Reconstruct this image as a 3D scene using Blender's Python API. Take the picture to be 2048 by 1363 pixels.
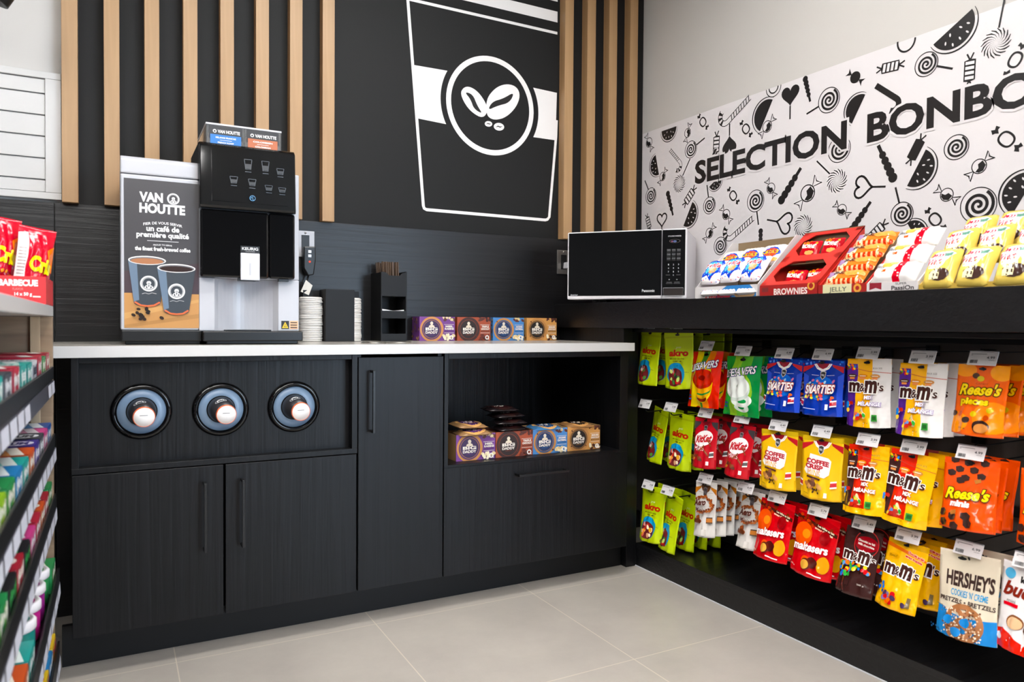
import bpy, bmesh, math, random
from mathutils import Matrix, Vector
from mathutils.geometry import tessellate_polygon

for o in list(bpy.data.objects):
    bpy.data.objects.remove(o, do_unlink=True)
SC = bpy.context.scene
COL = SC.collection
PI = math.pi

# ------------------------------------------------------------------ camera
cam = bpy.data.cameras.new('camera'); cam.sensor_width = 36.0; cam.lens = 36 * 1468.33 / 2048
cam.clip_start = 0.02
cam_ob = bpy.data.objects.new('camera', cam); COL.objects.link(cam_ob)
_r = Vector((0.5992426, -0.32358775, 0.00503459)).normalized()
_f = Vector((0.47517585, 0.87963219, -0.02133372)).normalized()
_u = _r.cross(_f).normalized()
cam_ob.matrix_world = Matrix(((_r.x, _u.x, -_f.x, -1.766), (_r.y, _u.y, -_f.y, -2.84367),
                              (_r.z, _u.z, -_f.z, 0.97409), (0, 0, 0, 1)))
cam.dof.use_dof = True; cam.dof.focus_distance = 2.75; cam.dof.aperture_fstop = 4.0
SC.camera = cam_ob
# ------------------------------------------------------------------ world, exposure
w = bpy.data.worlds.new('world'); SC.world = w; w.use_nodes = True
w.node_tree.nodes['Background'].inputs[0].default_value = (0.62, 0.8, 1.0, 1)
w.node_tree.nodes['Background'].inputs[1].default_value = 12.0
SC.view_settings.view_transform = 'Standard'; SC.view_settings.look = 'None'
SC.view_settings.gamma = 1.0; SC.view_settings.use_curve_mapping = False
SC.view_settings.exposure = 0.22
LAMP_STRENGTH = 25.0
CEIL = 2.75
LAMPS = [(-0.85, -1.3), (-2.9, -2.1), (-2.9, -3.3), (-1.3, -2.9), (-1.78, -3.85), (-1.85, -4.85), (-3.9, -5.2), (1.9, -5.0)]

# ------------------------------------------------------------------ helpers
def hx(s):
    s = s.lstrip('#'); v = [int(s[i:i + 2], 16) / 255 for i in (0, 2, 4)]
    return tuple(c / 12.92 if c <= 0.04045 else ((c + 0.055) / 1.055) ** 2.4 for c in v)
def C_(c): return hx(c) if isinstance(c, str) else c

def mat(name, col=None, rough=0.5, metal=0.0, spec=0.5, attr=False, ink=None, bump=None, emit=None, coat=0.0, trans=0.0, grain=None):
    m = bpy.data.materials.new(name); m.use_nodes = True
    nt = m.node_tree; b = nt.nodes['Principled BSDF']
    b.inputs['Roughness'].default_value = rough; b.inputs['Metallic'].default_value = metal
    b.inputs['Specular IOR Level'].default_value = spec
    b.inputs['Coat Weight'].default_value = coat; b.inputs['Coat Roughness'].default_value = 0.05
    if trans: b.inputs['Transmission Weight'].default_value = trans
    if col is not None: b.inputs['Base Color'].default_value = (*C_(col), 1)
    if attr:
        a = nt.nodes.new('ShaderNodeAttribute'); a.attribute_name = 'Col'
        if ink:     # printing ink strength: (saturation, value)
            hs = nt.nodes.new('ShaderNodeHueSaturation'); hs.inputs['Saturation'].default_value, hs.inputs['Value'].default_value = ink
            nt.links.new(a.outputs['Color'], hs.inputs['Color']); nt.links.new(hs.outputs['Color'], b.inputs['Base Color'])
        else: nt.links.new(a.outputs['Color'], b.inputs['Base Color'])
    if emit:
        b.inputs['Emission Color'].default_value = (*C_(emit[0]), 1); b.inputs['Emission Strength'].default_value = emit[1]
    tc = None
    if grain:   # (colour dark, colour light, scale vec, bump strength)
        tc = nt.nodes.new('ShaderNodeTexCoord'); mp = nt.nodes.new('ShaderNodeMapping'); mp.inputs['Scale'].default_value = grain[2]
        nz = nt.nodes.new('ShaderNodeTexNoise'); nz.inputs['Scale'].default_value = 1.0; nz.inputs['Detail'].default_value = 6; nz.inputs['Distortion'].default_value = 0.6
        cr = nt.nodes.new('ShaderNodeValToRGB'); cr.color_ramp.elements[0].position = 0.35; cr.color_ramp.elements[1].position = 0.66
        cr.color_ramp.elements[0].color = (*C_(grain[0]), 1); cr.color_ramp.elements[1].color = (*C_(grain[1]), 1)
        nt.links.new(tc.outputs['Object'], mp.inputs['Vector']); nt.links.new(mp.outputs[0], nz.inputs['Vector'])
        nt.links.new(nz.outputs['Fac'], cr.inputs['Fac']); nt.links.new(cr.outputs['Color'], b.inputs['Base Color'])
        if grain[3]:
            bp = nt.nodes.new('ShaderNodeBump'); bp.inputs['Strength'].default_value = grain[3]; bp.inputs['Distance'].default_value = 0.002
            nt.links.new(nz.outputs['Fac'], bp.inputs['Height']); nt.links.new(bp.outputs[0], b.inputs['Normal'])
    if bump:    # (scale, strength, distance)
        tc = nt.nodes.new('ShaderNodeTexCoord'); nz = nt.nodes.new('ShaderNodeTexNoise')
        nz.inputs['Scale'].default_value = bump[0]; nz.inputs['Detail'].default_value = 2
        bp = nt.nodes.new('ShaderNodeBump'); bp.inputs['Strength'].default_value = bump[1]; bp.inputs['Distance'].default_value = bump[2]
        nt.links.new(tc.outputs['Object'], nz.inputs['Vector']); nt.links.new(nz.outputs['Fac'], bp.inputs['Height']); nt.links.new(bp.outputs[0], b.inputs['Normal'])
    return m

M = {}
M['film'] = mat('printed_film', attr=True, ink=(1.05, 1.22), rough=0.17, bump=(22, 0.8, 0.008))
M['film_matte'] = mat('matte_printed_film', attr=True, ink=(1.05, 1.22), rough=0.42, bump=(18, 0.5, 0.006))
M['card'] = mat('printed_card', attr=True, rough=0.45)
M['vinyl'] = mat('printed_vinyl', attr=True, rough=0.35)
M['satin'] = mat('satin_plastic', attr=True, rough=0.3)
M['laminate_h'] = mat('black_woodgrain_laminate', rough=0.36, spec=0.5, grain=('#060608', '#101013', (2.4, 60, 85), 0.45))
M['laminate_v'] = mat('black_upright_grain_laminate', rough=0.40, spec=0.32, grain=('#060608', '#0d0d10', (50, 50, 1.6), 0.5))
M['backpanel'] = mat('dark_grey_panel', '#56514f', rough=0.5)
M['black'] = mat('plain_black_laminate', '#0d0d0f', rough=0.5, spec=0.35)
M['blackpaint'] = mat('charcoal_wall_paint', '#161617', rough=0.62, spec=0.28)
M['oak'] = mat('light_oak', rough=0.45, grain=('#98754f', '#b08c64', (22, 22, 0.9), 0.12))
M['greywood'] = mat('weathered_oak_board', rough=0.5, grain=('#7a6450', '#9c846a', (3, 26, 26), 0.2))
M['whitepaint'] = mat('warm_white_paint', '#c6c3bf', rough=0.6)
M['farwall'] = mat('dim_brown_grey_paint', '#56575a', rough=0.7)
M['white'] = mat('white_laminate', '#c6c5c4', rough=0.3)
M['whiteplastic'] = mat('white_plastic', '#b9bac0', rough=0.3)
M['gloss'] = mat('glossy_black_plastic', '#060607', rough=0.06)
M['blackplastic'] = mat('black_plastic', '#0f0f10', rough=0.35)
M['greyplastic'] = mat('silver_grey_plastic', '#c9cad0', rough=0.3)
M['steel'] = mat('brushed_steel', '#b9b6b0', rough=0.3, metal=1.0)
M['wire'] = mat('black_wire', '#232325', rough=0.35, metal=0.6)
M['clear'] = mat('clear_plastic', '#f4f4f4', rough=0.08, trans=0.9)
M['counter'] = mat('grey_white_counter_laminate', rough=0.22, grain=('#a8a39c', '#bab5ad', (60, 60, 60), 0.0))
M['lampglow'] = mat('lit_diffuser', '#ffffff', emit=('#fffdfa', LAMP_STRENGTH))

M['beans'] = mat('dark_roast_beans', rough=0.4, grain=('#1c100a', '#4a2c18', (120, 120, 120), 0.8))
M['stick'] = mat('brown_wooden_stick', '#5d4a3c', rough=0.6)
M['whitegloss'] = mat('glossy_white_enamel', '#e2e0e4', rough=0.1)
M['lightwood'] = mat('pale_oak_edging', rough=0.5, grain=('#b09a7c', '#c4ae90', (26, 26, 2), 0.1))

class G:
    """collects faces with a colour and a material slot each, then becomes one mesh"""
    def __init__(s): s.v = []; s.f = []; s.c = []; s.m = []; s.s = []
    def add(s, vs, fs, col=(1, 1, 1), mi=0, smooth=False, X=None):
        n = len(s.v); col = C_(col)
        s.v += [tuple(X @ Vector(p)) for p in vs] if X else [tuple(p) for p in vs]
        for f in fs: s.f.append([n + i for i in f]); s.c.append(col); s.m.append(mi); s.s.append(smooth)
        return s
    def box(s, x0, x1, y0, y1, z0, z1, col=(1, 1, 1), mi=0, X=None):
        v = [(x0, y0, z0), (x1, y0, z0), (x1, y1, z0), (x0, y1, z0), (x0, y0, z1), (x1, y0, z1), (x1, y1, z1), (x0, y1, z1)]
        return s.add(v, [(3, 2, 1, 0), (4, 5, 6, 7), (0, 1, 5, 4), (1, 2, 6, 5), (2, 3, 7, 6), (3, 0, 4, 7)], col, mi, X=X)
    def prism(s, pts, axis, a, b, col=(1, 1, 1), mi=0, X=None):
        """pts: 2-D outline; axis 'x': (y,z), 'y': (x,z), 'z': (x,y)"""
        def P(p, t): return {'x': (t, p[0], p[1]), 'y': (p[0], t, p[1]), 'z': (p[0], p[1], t)}[axis]
        n = len(pts); v = [P(p, a) for p in pts] + [P(p, b) for p in pts]
        tri = tessellate_polygon([[Vector((p[0], p[1], 0)) for p in pts]])
        f = [tuple(t) for t in tri] + [tuple(n + i for i in reversed(t)) for t in tri] + [(i, (i + 1) % n, n + (i + 1) % n, n + i) for i in range(n)]
        return s.add(v, f, col, mi, X=X)
    def tube(s, path, r, col=(1, 1, 1), mi=0, n=8, caps=True, X=None):
        path = [Vector(p) for p in path]; v = []; f = []
        rr = r if isinstance(r, (list, tuple)) else [r] * len(path)
        for i, p in enumerate(path):
            d = (path[min(i + 1, len(path) - 1)] - path[max(i - 1, 0)]).normalized()
            a = d.cross(Vector((0, 0, 1))) if abs(d.z) < 0.95 else d.cross(Vector((1, 0, 0)))
            a.normalize(); b = d.cross(a)
            v += [tuple(p + a * math.cos(2 * PI * k / n) * rr[i] + b * math.sin(2 * PI * k / n) * rr[i]) for k in range(n)]
        for i in range(len(path) - 1):
            f += [(i * n + k, i * n + (k + 1) % n, (i + 1) * n + (k + 1) % n, (i + 1) * n + k) for k in range(n)]
        if caps: f += [tuple(range(n - 1, -1, -1)), tuple((len(path) - 1) * n + k for k in range(n))]
        return s.add(v, f, col, mi, True, X=X)
    def lathe(s, prof, col=(1, 1, 1), mi=0, n=32, X=None, smooth=True):
        """prof: (r, z) list turned round local z"""
        v = []; f = []
        for r, z in prof: v += [(r * math.cos(2 * PI * k / n), r * math.sin(2 * PI * k / n), z) for k in range(n)]
        for i in range(len(prof) - 1):
            f += [(i * n + k, i * n + (k + 1) % n, (i + 1) * n + (k + 1) % n, (i + 1) * n + k) for k in range(n)]
        if prof[0] == prof[-1]: return s.add(v, f, col, mi, smooth, X=X)
        if prof[0][0] > 1e-5: f.append(tuple(range(n - 1, -1, -1)))
        if prof[-1][0] > 1e-5: f.append(tuple((len(prof) - 1) * n + k for k in range(n)))
        return s.add(v, f, col, mi, smooth, X=X)
    def build(s, name, mats, parent=None, bevel=0.0, loc=None, fix=True):
        me = bpy.data.meshes.new(name); me.from_pydata(s.v, [], s.f)
        mats = mats if isinstance(mats, (list, tuple)) else [mats]
        for m in mats: me.materials.append(M[m] if isinstance(m, str) else m)
        me.polygons.foreach_set('material_index', s.m); me.polygons.foreach_set('use_smooth', s.s)
        if fix:
            bm = bmesh.new(); bm.from_mesh(me)
            cl = bm.faces.layers.int.new('ci')
            bm.faces.ensure_lookup_table()
            for i, f in enumerate(bm.faces): f[cl] = i
            bmesh.ops.recalc_face_normals(bm, faces=bm.faces[:])
            bm.faces.ensure_lookup_table()
            cs = [s.c[f[cl]] for f in bm.faces]
            bm.faces.layers.int.remove(cl); bm.to_mesh(me); bm.free()
        else: cs = s.c
        ca = me.color_attributes.new('Col', 'FLOAT_COLOR', 'CORNER'); arr = []
        for p, c in zip(me.polygons, cs): arr += [c[0], c[1], c[2], 1.0] * p.loop_total
        ca.data.foreach_set('color', arr)
        me.update()
        o = bpy.data.objects.new(name, me); COL.objects.link(o)
        if loc: o.location = loc
        if parent: o.parent = parent
        if bevel:
            b = o.modifiers.new('bevel', 'BEVEL'); b.width = bevel; b.segments = 2; b.limit_method = 'ANGLE'; b.harden_normals = False
        return o

def tag(o, label, cat, group=None, kind=None):
    o['label'] = label; o['category'] = cat
    if group: o['group'] = group
    if kind: o['kind'] = kind
    return o
def struct(o):
    o['kind'] = 'structure'; return o
def empty(name, loc=(0, 0, 0), rz=0.0, rx=0.0, ry=0.0):
    o = bpy.data.objects.new(name, None); COL.objects.link(o); o.location = loc; o.rotation_euler = (rx, ry, rz); o.empty_display_size = 0.05
    return o
def copy_tree(o, parent=None):
    c = o.copy(); COL.objects.link(c)
    for k in ('label', 'category', 'group'):
        if parent is None and k in c: del c[k]
    if parent: c.parent = parent
    for ch in [x for x in o.children]: copy_tree(ch, c)
    return c

# ------------------------------------------------------------------ flat printed artwork
_gc = {}
def glyphs(s, off, shear):
    k = (s, round(off, 4), shear)
    if k not in _gc:
        cu = bpy.data.curves.new('t', 'FONT'); cu.body = s; cu.size = 1; cu.offset = off; cu.shear = shear; cu.resolution_u = 3
        ob = bpy.data.objects.new('t', cu); COL.objects.link(ob)
        me = bpy.data.meshes.new_from_object(ob)
        _gc[k] = ([(v.co.x, v.co.y) for v in me.vertices], [tuple(p.vertices) for p in me.polygons])
        bpy.data.objects.remove(ob); bpy.data.meshes.remove(me); bpy.data.curves.remove(cu)
    return _gc[k]

class Art:
    """coordinates: X -50..50 across, Y 0..100 downwards, of a panel w x h metres hung from its top centre"""
    def __init__(s, w, h): s.w, s.h, s.L = w, h, []
    def P(s, p): return (p[0] / 100 * s.w, -p[1] / 100 * s.h)
    def raw(s, vs, fs, col): s.L.append((vs, fs, C_(col)))
    def poly(s, pts, col):
        q = [s.P(p) for p in pts]; tri = tessellate_polygon([[Vector((a, b, 0)) for a, b in q]])
        s.raw(q, [tuple(t) for t in tri], col); return s
    def rect(s, a, b, c, d, col): return s.poly([(a, b), (c, b), (c, d), (a, d)], col)
    def ell(s, cx, cy, rx, col, ry=None, n=20, rot=0.0):
        ry = rx if ry is None else ry   # both in X units
        k = s.w / s.h; c, q = math.cos(rot), math.sin(rot); pts = []
        for i in range(n):
            a = 2 * PI * i / n; x, y = rx * math.cos(a), ry * math.sin(a)
            pts.append((cx + x * c - y * q, cy + (x * q + y * c) * k))
        return s.poly(pts, col)
    def ring(s, cx, cy, r0, r1, col, n=28, ky=1.0):
        k = s.w / s.h * ky; v = []; f = []
        for i in range(n):
            a = 2 * PI * i / n
            v += [s.P((cx + r0 * math.cos(a), cy + r0 * k * math.sin(a))), s.P((cx + r1 * math.cos(a), cy + r1 * k * math.sin(a)))]
        for i in range(n):
            j = (i + 1) % n; f.append((2 * i, 2 * i + 1, 2 * j + 1, 2 * j))
        s.raw(v, f, col); return s
    def line(s, pts, wd, col):
        q = [Vector(s.P(p)) for p in pts]; wd = wd / 100 * s.w / 2; v = []; f = []
        for i, p in enumerate(q):
            d = (q[min(i + 1, len(q) - 1)] - q[max(i - 1, 0)]).normalized(); nn = Vector((-d.y, d.x)) * wd
            v += [tuple(p + nn), tuple(p - nn)]
        for i in range(len(q) - 1): f.append((2 * i, 2 * i + 1, 2 * i + 3, 2 * i + 2))
        s.raw(v, f, col); return s
    def text(s, t, x0, y0, x1, y1, col, bold=0.02, shear=0.0, outs=(), slope=0.0, arc=0.0):
        """text fitted to the rectangle; outs: (colour, extra offset) printed under it; slope and arc in Y per X"""
        vs, fs = glyphs(t, bold, shear)
        ax, bx = min(p[0] for p in vs), max(p[0] for p in vs); ay, by = min(p[1] for p in vs), max(p[1] for p in vs)
        xm = (x0 + x1) / 2
        def put(vv, ff, c):
            q = []
            for a, b in vv:
                X = x0 + (a - ax) / (bx - ax) * (x1 - x0); Y = y1 + (b - ay) / (by - ay) * (y0 - y1)
                q.append(s.P((X, Y + slope * (X - xm) + arc * (X - xm) ** 2)))
            s.raw(q, ff, c)
        for c, e in outs: put(*glyphs(t, bold + e, shear), c)
        put(vs, fs, col); return s
    def dots(s, n, box, r, cols, seed=1, ry=None):
        R = random.Random(seed)
        for i in range(n):
            s.ell(R.uniform(box[0], box[2]), R.uniform(box[1], box[3]), r * R.uniform(0.8, 1.2), cols[i % len(cols)], ry=(ry or r) * R.uniform(0.8, 1.1), n=9, rot=R.uniform(0, 3))
        return s
    def emit(s, g, F, step=None, clip=True, d0=0.0006, dd=0.00012, mi=0, smooth=False):
        for li, (vs, fs, col) in enumerate(s.L):
            outside = clip and any(abs(p[0]) > s.w / 2 + 1e-5 or p[1] > 1e-5 or p[1] < -s.h - 1e-5 for p in vs)
            if step or outside:
                bm = bmesh.new(); bv = [bm.verts.new((a, b, 0)) for a, b in vs]
                for f in fs:
                    try: bm.faces.new([bv[i] for i in f])
                    except ValueError: pass
                for ax, st in (((0, step[0]), (1, step[1])) if step else ()):
                    lo = min(p[ax] for p in vs); hi = max(p[ax] for p in vs)
                    k = math.floor(lo / st) + 1
                    while k * st < hi:
                        co = [0, 0, 0]; no = [0, 0, 0]; co[ax] = k * st; no[ax] = 1
                        bmesh.ops.bisect_plane(bm, geom=bm.verts[:] + bm.edges[:] + bm.faces[:], plane_co=co, plane_no=no, dist=1e-7)
                        k += 1
                for co, no in () if not outside else (((-s.w / 2, 0, 0), (-1, 0, 0)), ((s.w / 2, 0, 0), (1, 0, 0)), ((0, 0, 0), (0, 1, 0)), ((0, -s.h, 0), (0, -1, 0))):
                    bmesh.ops.bisect_plane(bm, geom=bm.verts[:] + bm.edges[:] + bm.faces[:], plane_co=co, plane_no=no, dist=1e-7, clear_outer=True)
                bm.verts.index_update()
                vs = [(v.co.x, v.co.y) for v in bm.verts]; fs = [tuple(v.index for v in f.verts) for f in bm.faces]; bm.free()
            out = []
            for f in fs:
                ar = sum(vs[f[i]][0] * vs[f[(i + 1) % len(f)]][1] - vs[f[(i + 1) % len(f)]][0] * vs[f[i]][1] for i in range(len(f)))
                out.append(f if ar > 0 else tuple(reversed(f)))
            g.add([F(a, b, d0 + dd * li) for a, b in vs], out, col, mi, smooth)
        return g
    def front(s, name, matname, parent, F=None, **kw):
        g = G(); s.emit(g, F or (lambda x, y, d: (x, -d, y)), **kw)
        return g.build(name, matname, parent, fix=False)

# ------------------------------------------------------------------ daylight through the shop front
la = bpy.data.lights.new('window_portal', 'AREA'); la.shape = 'RECTANGLE'; la.size = 2.9; la.size_y = 2.2; la.cycles.is_portal = True
lo = bpy.data.objects.new('window_portal', la); COL.objects.link(lo); lo.location = (1.95, -6.95, 1.4); lo.rotation_euler = (PI / 2, 0, 0)
# ------------------------------------------------------------------ room shell
XW = 0.476
M['floor'] = mat('grey_beige_floor_tile', rough=0.32)
def floor_nodes():
    nt = M['floor'].node_tree; b = nt.nodes['Principled BSDF']
    geo = nt.nodes.new('ShaderNodeNewGeometry'); sep = nt.nodes.new('ShaderNodeSeparateXYZ'); nt.links.new(geo.outputs['Position'], sep.inputs[0])
    def grout(out, off):
        a = nt.nodes.new('ShaderNodeMath'); a.operation = 'ADD'; a.inputs[1].default_value = off + 0.59096 * 40.5
        m = nt.nodes.new('ShaderNodeMath'); m.operation = 'MODULO'; m.inputs[1].default_value = 0.59096
        s = nt.nodes.new('ShaderNodeMath'); s.operation = 'SUBTRACT'; s.inputs[1].default_value = 0.59096 / 2
        c = nt.nodes.new('ShaderNodeMath'); c.operation = 'ABSOLUTE'; l = nt.nodes.new('ShaderNodeMath'); l.operation = 'LESS_THAN'; l.inputs[1].default_value = 0.0016
        nt.links.new(sep.outputs[out], a.inputs[0])
        for p, q in ((a, m), (m, s), (s, c), (c, l)): nt.links.new(p.outputs[0], q.inputs[0])
        return l
    gx, gy = grout('X', 1.6154), grout('Y', 0.5525)
    mx = nt.nodes.new('ShaderNodeMath'); mx.operation = 'MAXIMUM'; nt.links.new(gx.outputs[0], mx.inputs[0]); nt.links.new(gy.outputs[0], mx.inputs[1])
    n1 = nt.nodes.new('ShaderNodeTexNoise'); n1.inputs['Scale'].default_value = 3.5; n1.inputs['Detail'].default_value = 8; n1.inputs['Roughness'].default_value = 0.65
    nt.links.new(geo.outputs['Position'], n1.inputs['Vector'])
    cr = nt.nodes.new('ShaderNodeValToRGB'); cr.color_ramp.elements[0].position = 0.3; cr.color_ramp.elements[1].position = 0.75
    cr.color_ramp.elements[0].color = (*hx('#a8a19a'), 1); cr.color_ramp.elements[1].color = (*hx('#bbb4ab'), 1)
    nt.links.new(n1.outputs['Fac'], cr.inputs['Fac'])
    mi = nt.nodes.new('ShaderNodeMix'); mi.data_type = 'RGBA'; mi.inputs['B'].default_value = (*hx('#cfc5b6'), 1)
    nt.links.new(mx.outputs[0], mi.inputs['Factor']); nt.links.new(cr.outputs['Color'], mi.inputs['A']); nt.links.new(mi.outputs['Result'], b.inputs['Base Color'])
floor_nodes()
g = G(); g.box(-5, 3.6, -7.1, 0.1, -0.1, 0); struct(g.build('floor', 'floor'))
g = G(); g.box(-5, 3.6, -7.1, 0.1, CEIL, CEIL + 0.1); struct(g.build('ceiling', 'whitepaint'))
g = G(); g.box(-5, 3.6, 0, 0.1, 0, CEIL); struct(g.build('wall_back', 'whitepaint'))
g = G(); g.box(XW, XW + 0.1, -3.3, 0, 0, CEIL); struct(g.build('wall_right', 'whitepaint'))
g = G(); g.box(-5.1, -5, -7.1, 0.1, 0, CEIL); struct(g.build('wall_left', 'farwall'))
g = G(); g.box(3.6, 3.7, -7.1, 0.1, 0, CEIL); struct(g.build('wall_far_right', 'farwall'))
g = G(); g.box(-5, 0.5, -7.1, -7.0, 0, CEIL); g.box(3.4, 3.6, -7.1, -7.0, 0, CEIL); g.box(0.5, 3.4, -7.1, -7.0, 0, 0.3); g.box(0.5, 3.4, -7.1, -7.0, 2.5, CEIL)
struct(g.build('wall_rear', 'farwall'))
g = G()
for x in (0.5, 1.92, 3.34): g.box(x, x + 0.06, -7.08, -7.02, 0.3, 2.5)
g.box(0.5, 3.4, -7.08, -7.02, 0.3, 0.36); g.box(0.5, 3.4, -7.08, -7.02, 2.44, 2.5)
struct(g.build('window_1', 'blackplastic'))
# charcoal painted panel, black wood wainscot
g = G(); g.box(-1.9168, XW - 0.001, -0.004, 0, 1.2, CEIL); struct(g.build('trim_1', 'blackpaint'))
g = G(); g.box(-1.9385, XW - 0.002, -0.022, 0, 0, 1.363); o = struct(g.build('trim_2', 'laminate_h', bevel=0.001))
g = G(); g.box(-3.6, -1.9405, -0.022, 0, 0, 1.363); struct(g.build('trim_3', 'laminate_h', bevel=0.001))

# ceiling lamps (recessed troffers)
for i, (x, y) in enumerate(LAMPS):
    e = empty('ceiling_light', (x, y, CEIL))
    g = G(); fr = 0.03
    for a in ((-0.6, 0.6, -0.215, -0.215 + fr), (-0.6, 0.6, 0.215 - fr, 0.215), (-0.6, -0.6 + fr, -0.215 + fr, 0.215 - fr), (0.6 - fr, 0.6, -0.215 + fr, 0.215 - fr)): g.box(*a, -0.02, 0)
    g.build('frame', 'white', e)
    g = G(); g.box(-0.57, 0.57, -0.185, 0.185, -0.012, -0.002); g.build('diffuser', 'lampglow', e)
    tag(e, 'white square-edged lit ceiling panel over the shop floor', 'ceiling light', 'ceiling lights over the shop floor')

# ------------------------------------------------------------------ oak battens on the charcoal wall
P_ = 0.12009; W_ = 0.04558
ordn = ['first', 'second', 'third', 'fourth', 'fifth', 'sixth', 'seventh', 'eighth', 'ninth', 'tenth', 'eleventh', 'twelfth']
for i in range(8):
    g = G(); g.box(0, W_, -0.046, 0, 0, CEIL - 1.364); o = g.build('oak_batten', 'oak', bevel=0.0012, loc=(-1.9168 + i * P_, -0.0045, 1.3635))
    what = ['beside the white slatted panel', 'second from the white slatted panel', 'rising behind the outer side of the poster housing', 'behind the poster housing, next to the bean hopper',
            'behind the blue-labelled half of the bean hopper', 'behind the brown-labelled half of the bean hopper', 'behind the outlet side of the coffee machine', 'standing free beside the white cup drawing'][i]
    tag(o, 'upright light oak batten ' + what, 'batten', 'oak battens on the charcoal wall')
for i in range(4):
    g = G(); g.box(0, W_, -0.046, 0, 0, CEIL - 1.364); o = g.build('oak_batten', 'oak', bevel=0.0012, loc=(0.0002 + i * P_, -0.0045, 1.3635))
    tag(o, 'upright light oak batten above the microwave, %s from the white cup drawing' % ordn[i], 'batten', 'oak battens on the charcoal wall')

# white slatted wall panel at the far end
e = empty('slatwall_panel', (-2.4, 0, 1.372))
g = G(); x1, z1 = 0.481, 0.41
for a in ((-0.6, x1, 0, 0.022), (-0.6, x1, z1 - 0.022, z1), (x1 - 0.045, x1, 0.022, z1 - 0.022)): g.box(a[0], a[1], -0.022, -0.001, a[2], a[3])
g.build('frame', 'white', e, bevel=0.002)
g = G()
zs = [0.022, 0.063, 0.132, 0.203, 0.271, 0.340, 0.388]
for a, b in zip(zs[:-1], zs[1:]): g.box(-0.6, x1 - 0.045, -0.015, -0.001, a + 0.002, b - 0.002)
g.build('slat_boards', 'white', e, bevel=0.0015)
tag(e, 'white framed slatted board panel on the wall beside the oak battens', 'wall panel')

# black spot lamp just inside the top edge
e = empty('spot_lamp', (-2.01, -0.3, CEIL))
g = G(); g.tube([(0, 0, 0), (0, 0, -0.77)], 0.008); g.build('rod', 'blackplastic', e)
g = G(); g.lathe([(0.0, 0.0), (0.03, 0.0), (0.035, -0.02), (0.035, -0.11), (0.03, -0.112), (0.0, -0.1)], X=Matrix.Translation((0, 0, -0.77)) @ Matrix.Rotation(0.5, 4, 'Y')); g.build('lamp_head', 'blackplastic', e)
tag(e, 'small black hanging spot lamp above the white slatted panel', 'lamp')

# ------------------------------------------------------------------ white cup drawing on the charcoal wall
def wallart(name, polys, F, mname='vinyl', parent=None):
    g = G()
    for grp in (polys if isinstance(polys[0], list) else [polys]):
        art_of(grp).emit(g, F, clip=False, d0=0.0004, dd=0.00006)
    return g.build(name, mname, parent, fix=False)
def art_of(polys):
    a = Art(1, 1)
    for kind, *rest in polys:
        if kind == 'poly':
            pts, col = rest; tri = tessellate_polygon([[Vector((p[0], p[1], 0)) for p in pts]]); a.raw(list(pts), [tuple(t) for t in tri], col)
        elif kind == 'strip':
            pts, wd, col = rest; q = [Vector(p) for p in pts]; v = []
            closed = (q[0] - q[-1]).length < 1e-6; n = len(q)
            for i, p in enumerate(q):
                pa = q[i - 1] if i else (q[-2] if closed else q[0]); pb = q[i + 1] if i < n - 1 else (q[1] if closed else q[-1])
                d = (pb - pa).normalized(); nn = Vector((-d.y, d.x)) * wd / 2; v += [tuple(p + nn), tuple(p - nn)]
            a.raw(v, [(2 * i, 2 * i + 1, 2 * i + 3, 2 * i + 2) for i in range(n - 1)], col)
        elif kind == 'taper':
            pts, wds, col = rest; q = [Vector(p) for p in pts]; v = []
            for i, p in enumerate(q):
                d = (q[min(i + 1, len(q) - 1)] - q[max(i - 1, 0)]).normalized(); nn = Vector((-d.y, d.x)) * wds[i] / 2; v += [tuple(p + nn), tuple(p - nn)]
            a.raw(v, [(2 * i, 2 * i + 1, 2 * i + 3, 2 * i + 2) for i in range(len(q) - 1)], col)
        elif kind == 'glyph':
            s, x0, y0, x1, y1, col, bold = rest
            vs, fs = glyphs(s, bold, 0.0); ax, bx = min(p[0] for p in vs), max(p[0] for p in vs); ay, by = min(p[1] for p in vs), max(p[1] for p in vs)
            a.raw([(x0 + (p - ax) / (bx - ax) * (x1 - x0), y0 + (q - ay) / (by - ay) * (y1 - y0)) for p, q in vs], fs, col)
    return a
def circ(cx, cy, r, n=48, a0=0.0, a1=2 * PI, ry=None, rot=0.0):
    c, s = math.cos(rot), math.sin(rot); ry = ry or r; o = []
    for i in range(n + 1):
        t = a0 + (a1 - a0) * i / n; x, y = r * math.cos(t), ry * math.sin(t); o.append((cx + x * c - y * s, cy + x * s + y * c))
    return o
def smooth(pts, k=2, closed=True):
    for _ in range(k):
        o = []; n = len(pts)
        for i in range(n if closed else n - 1):
            p, q = pts[i], pts[(i + 1) % n]; o += [(p[0] * .75 + q[0] * .25, p[1] * .75 + q[1] * .25), (p[0] * .25 + q[0] * .75, p[1] * .25 + q[1] * .75)]
        pts = o
    return pts
WH = '#eceaea'; DK = '#161617'
cc = (-0.3425, 1.915)
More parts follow.
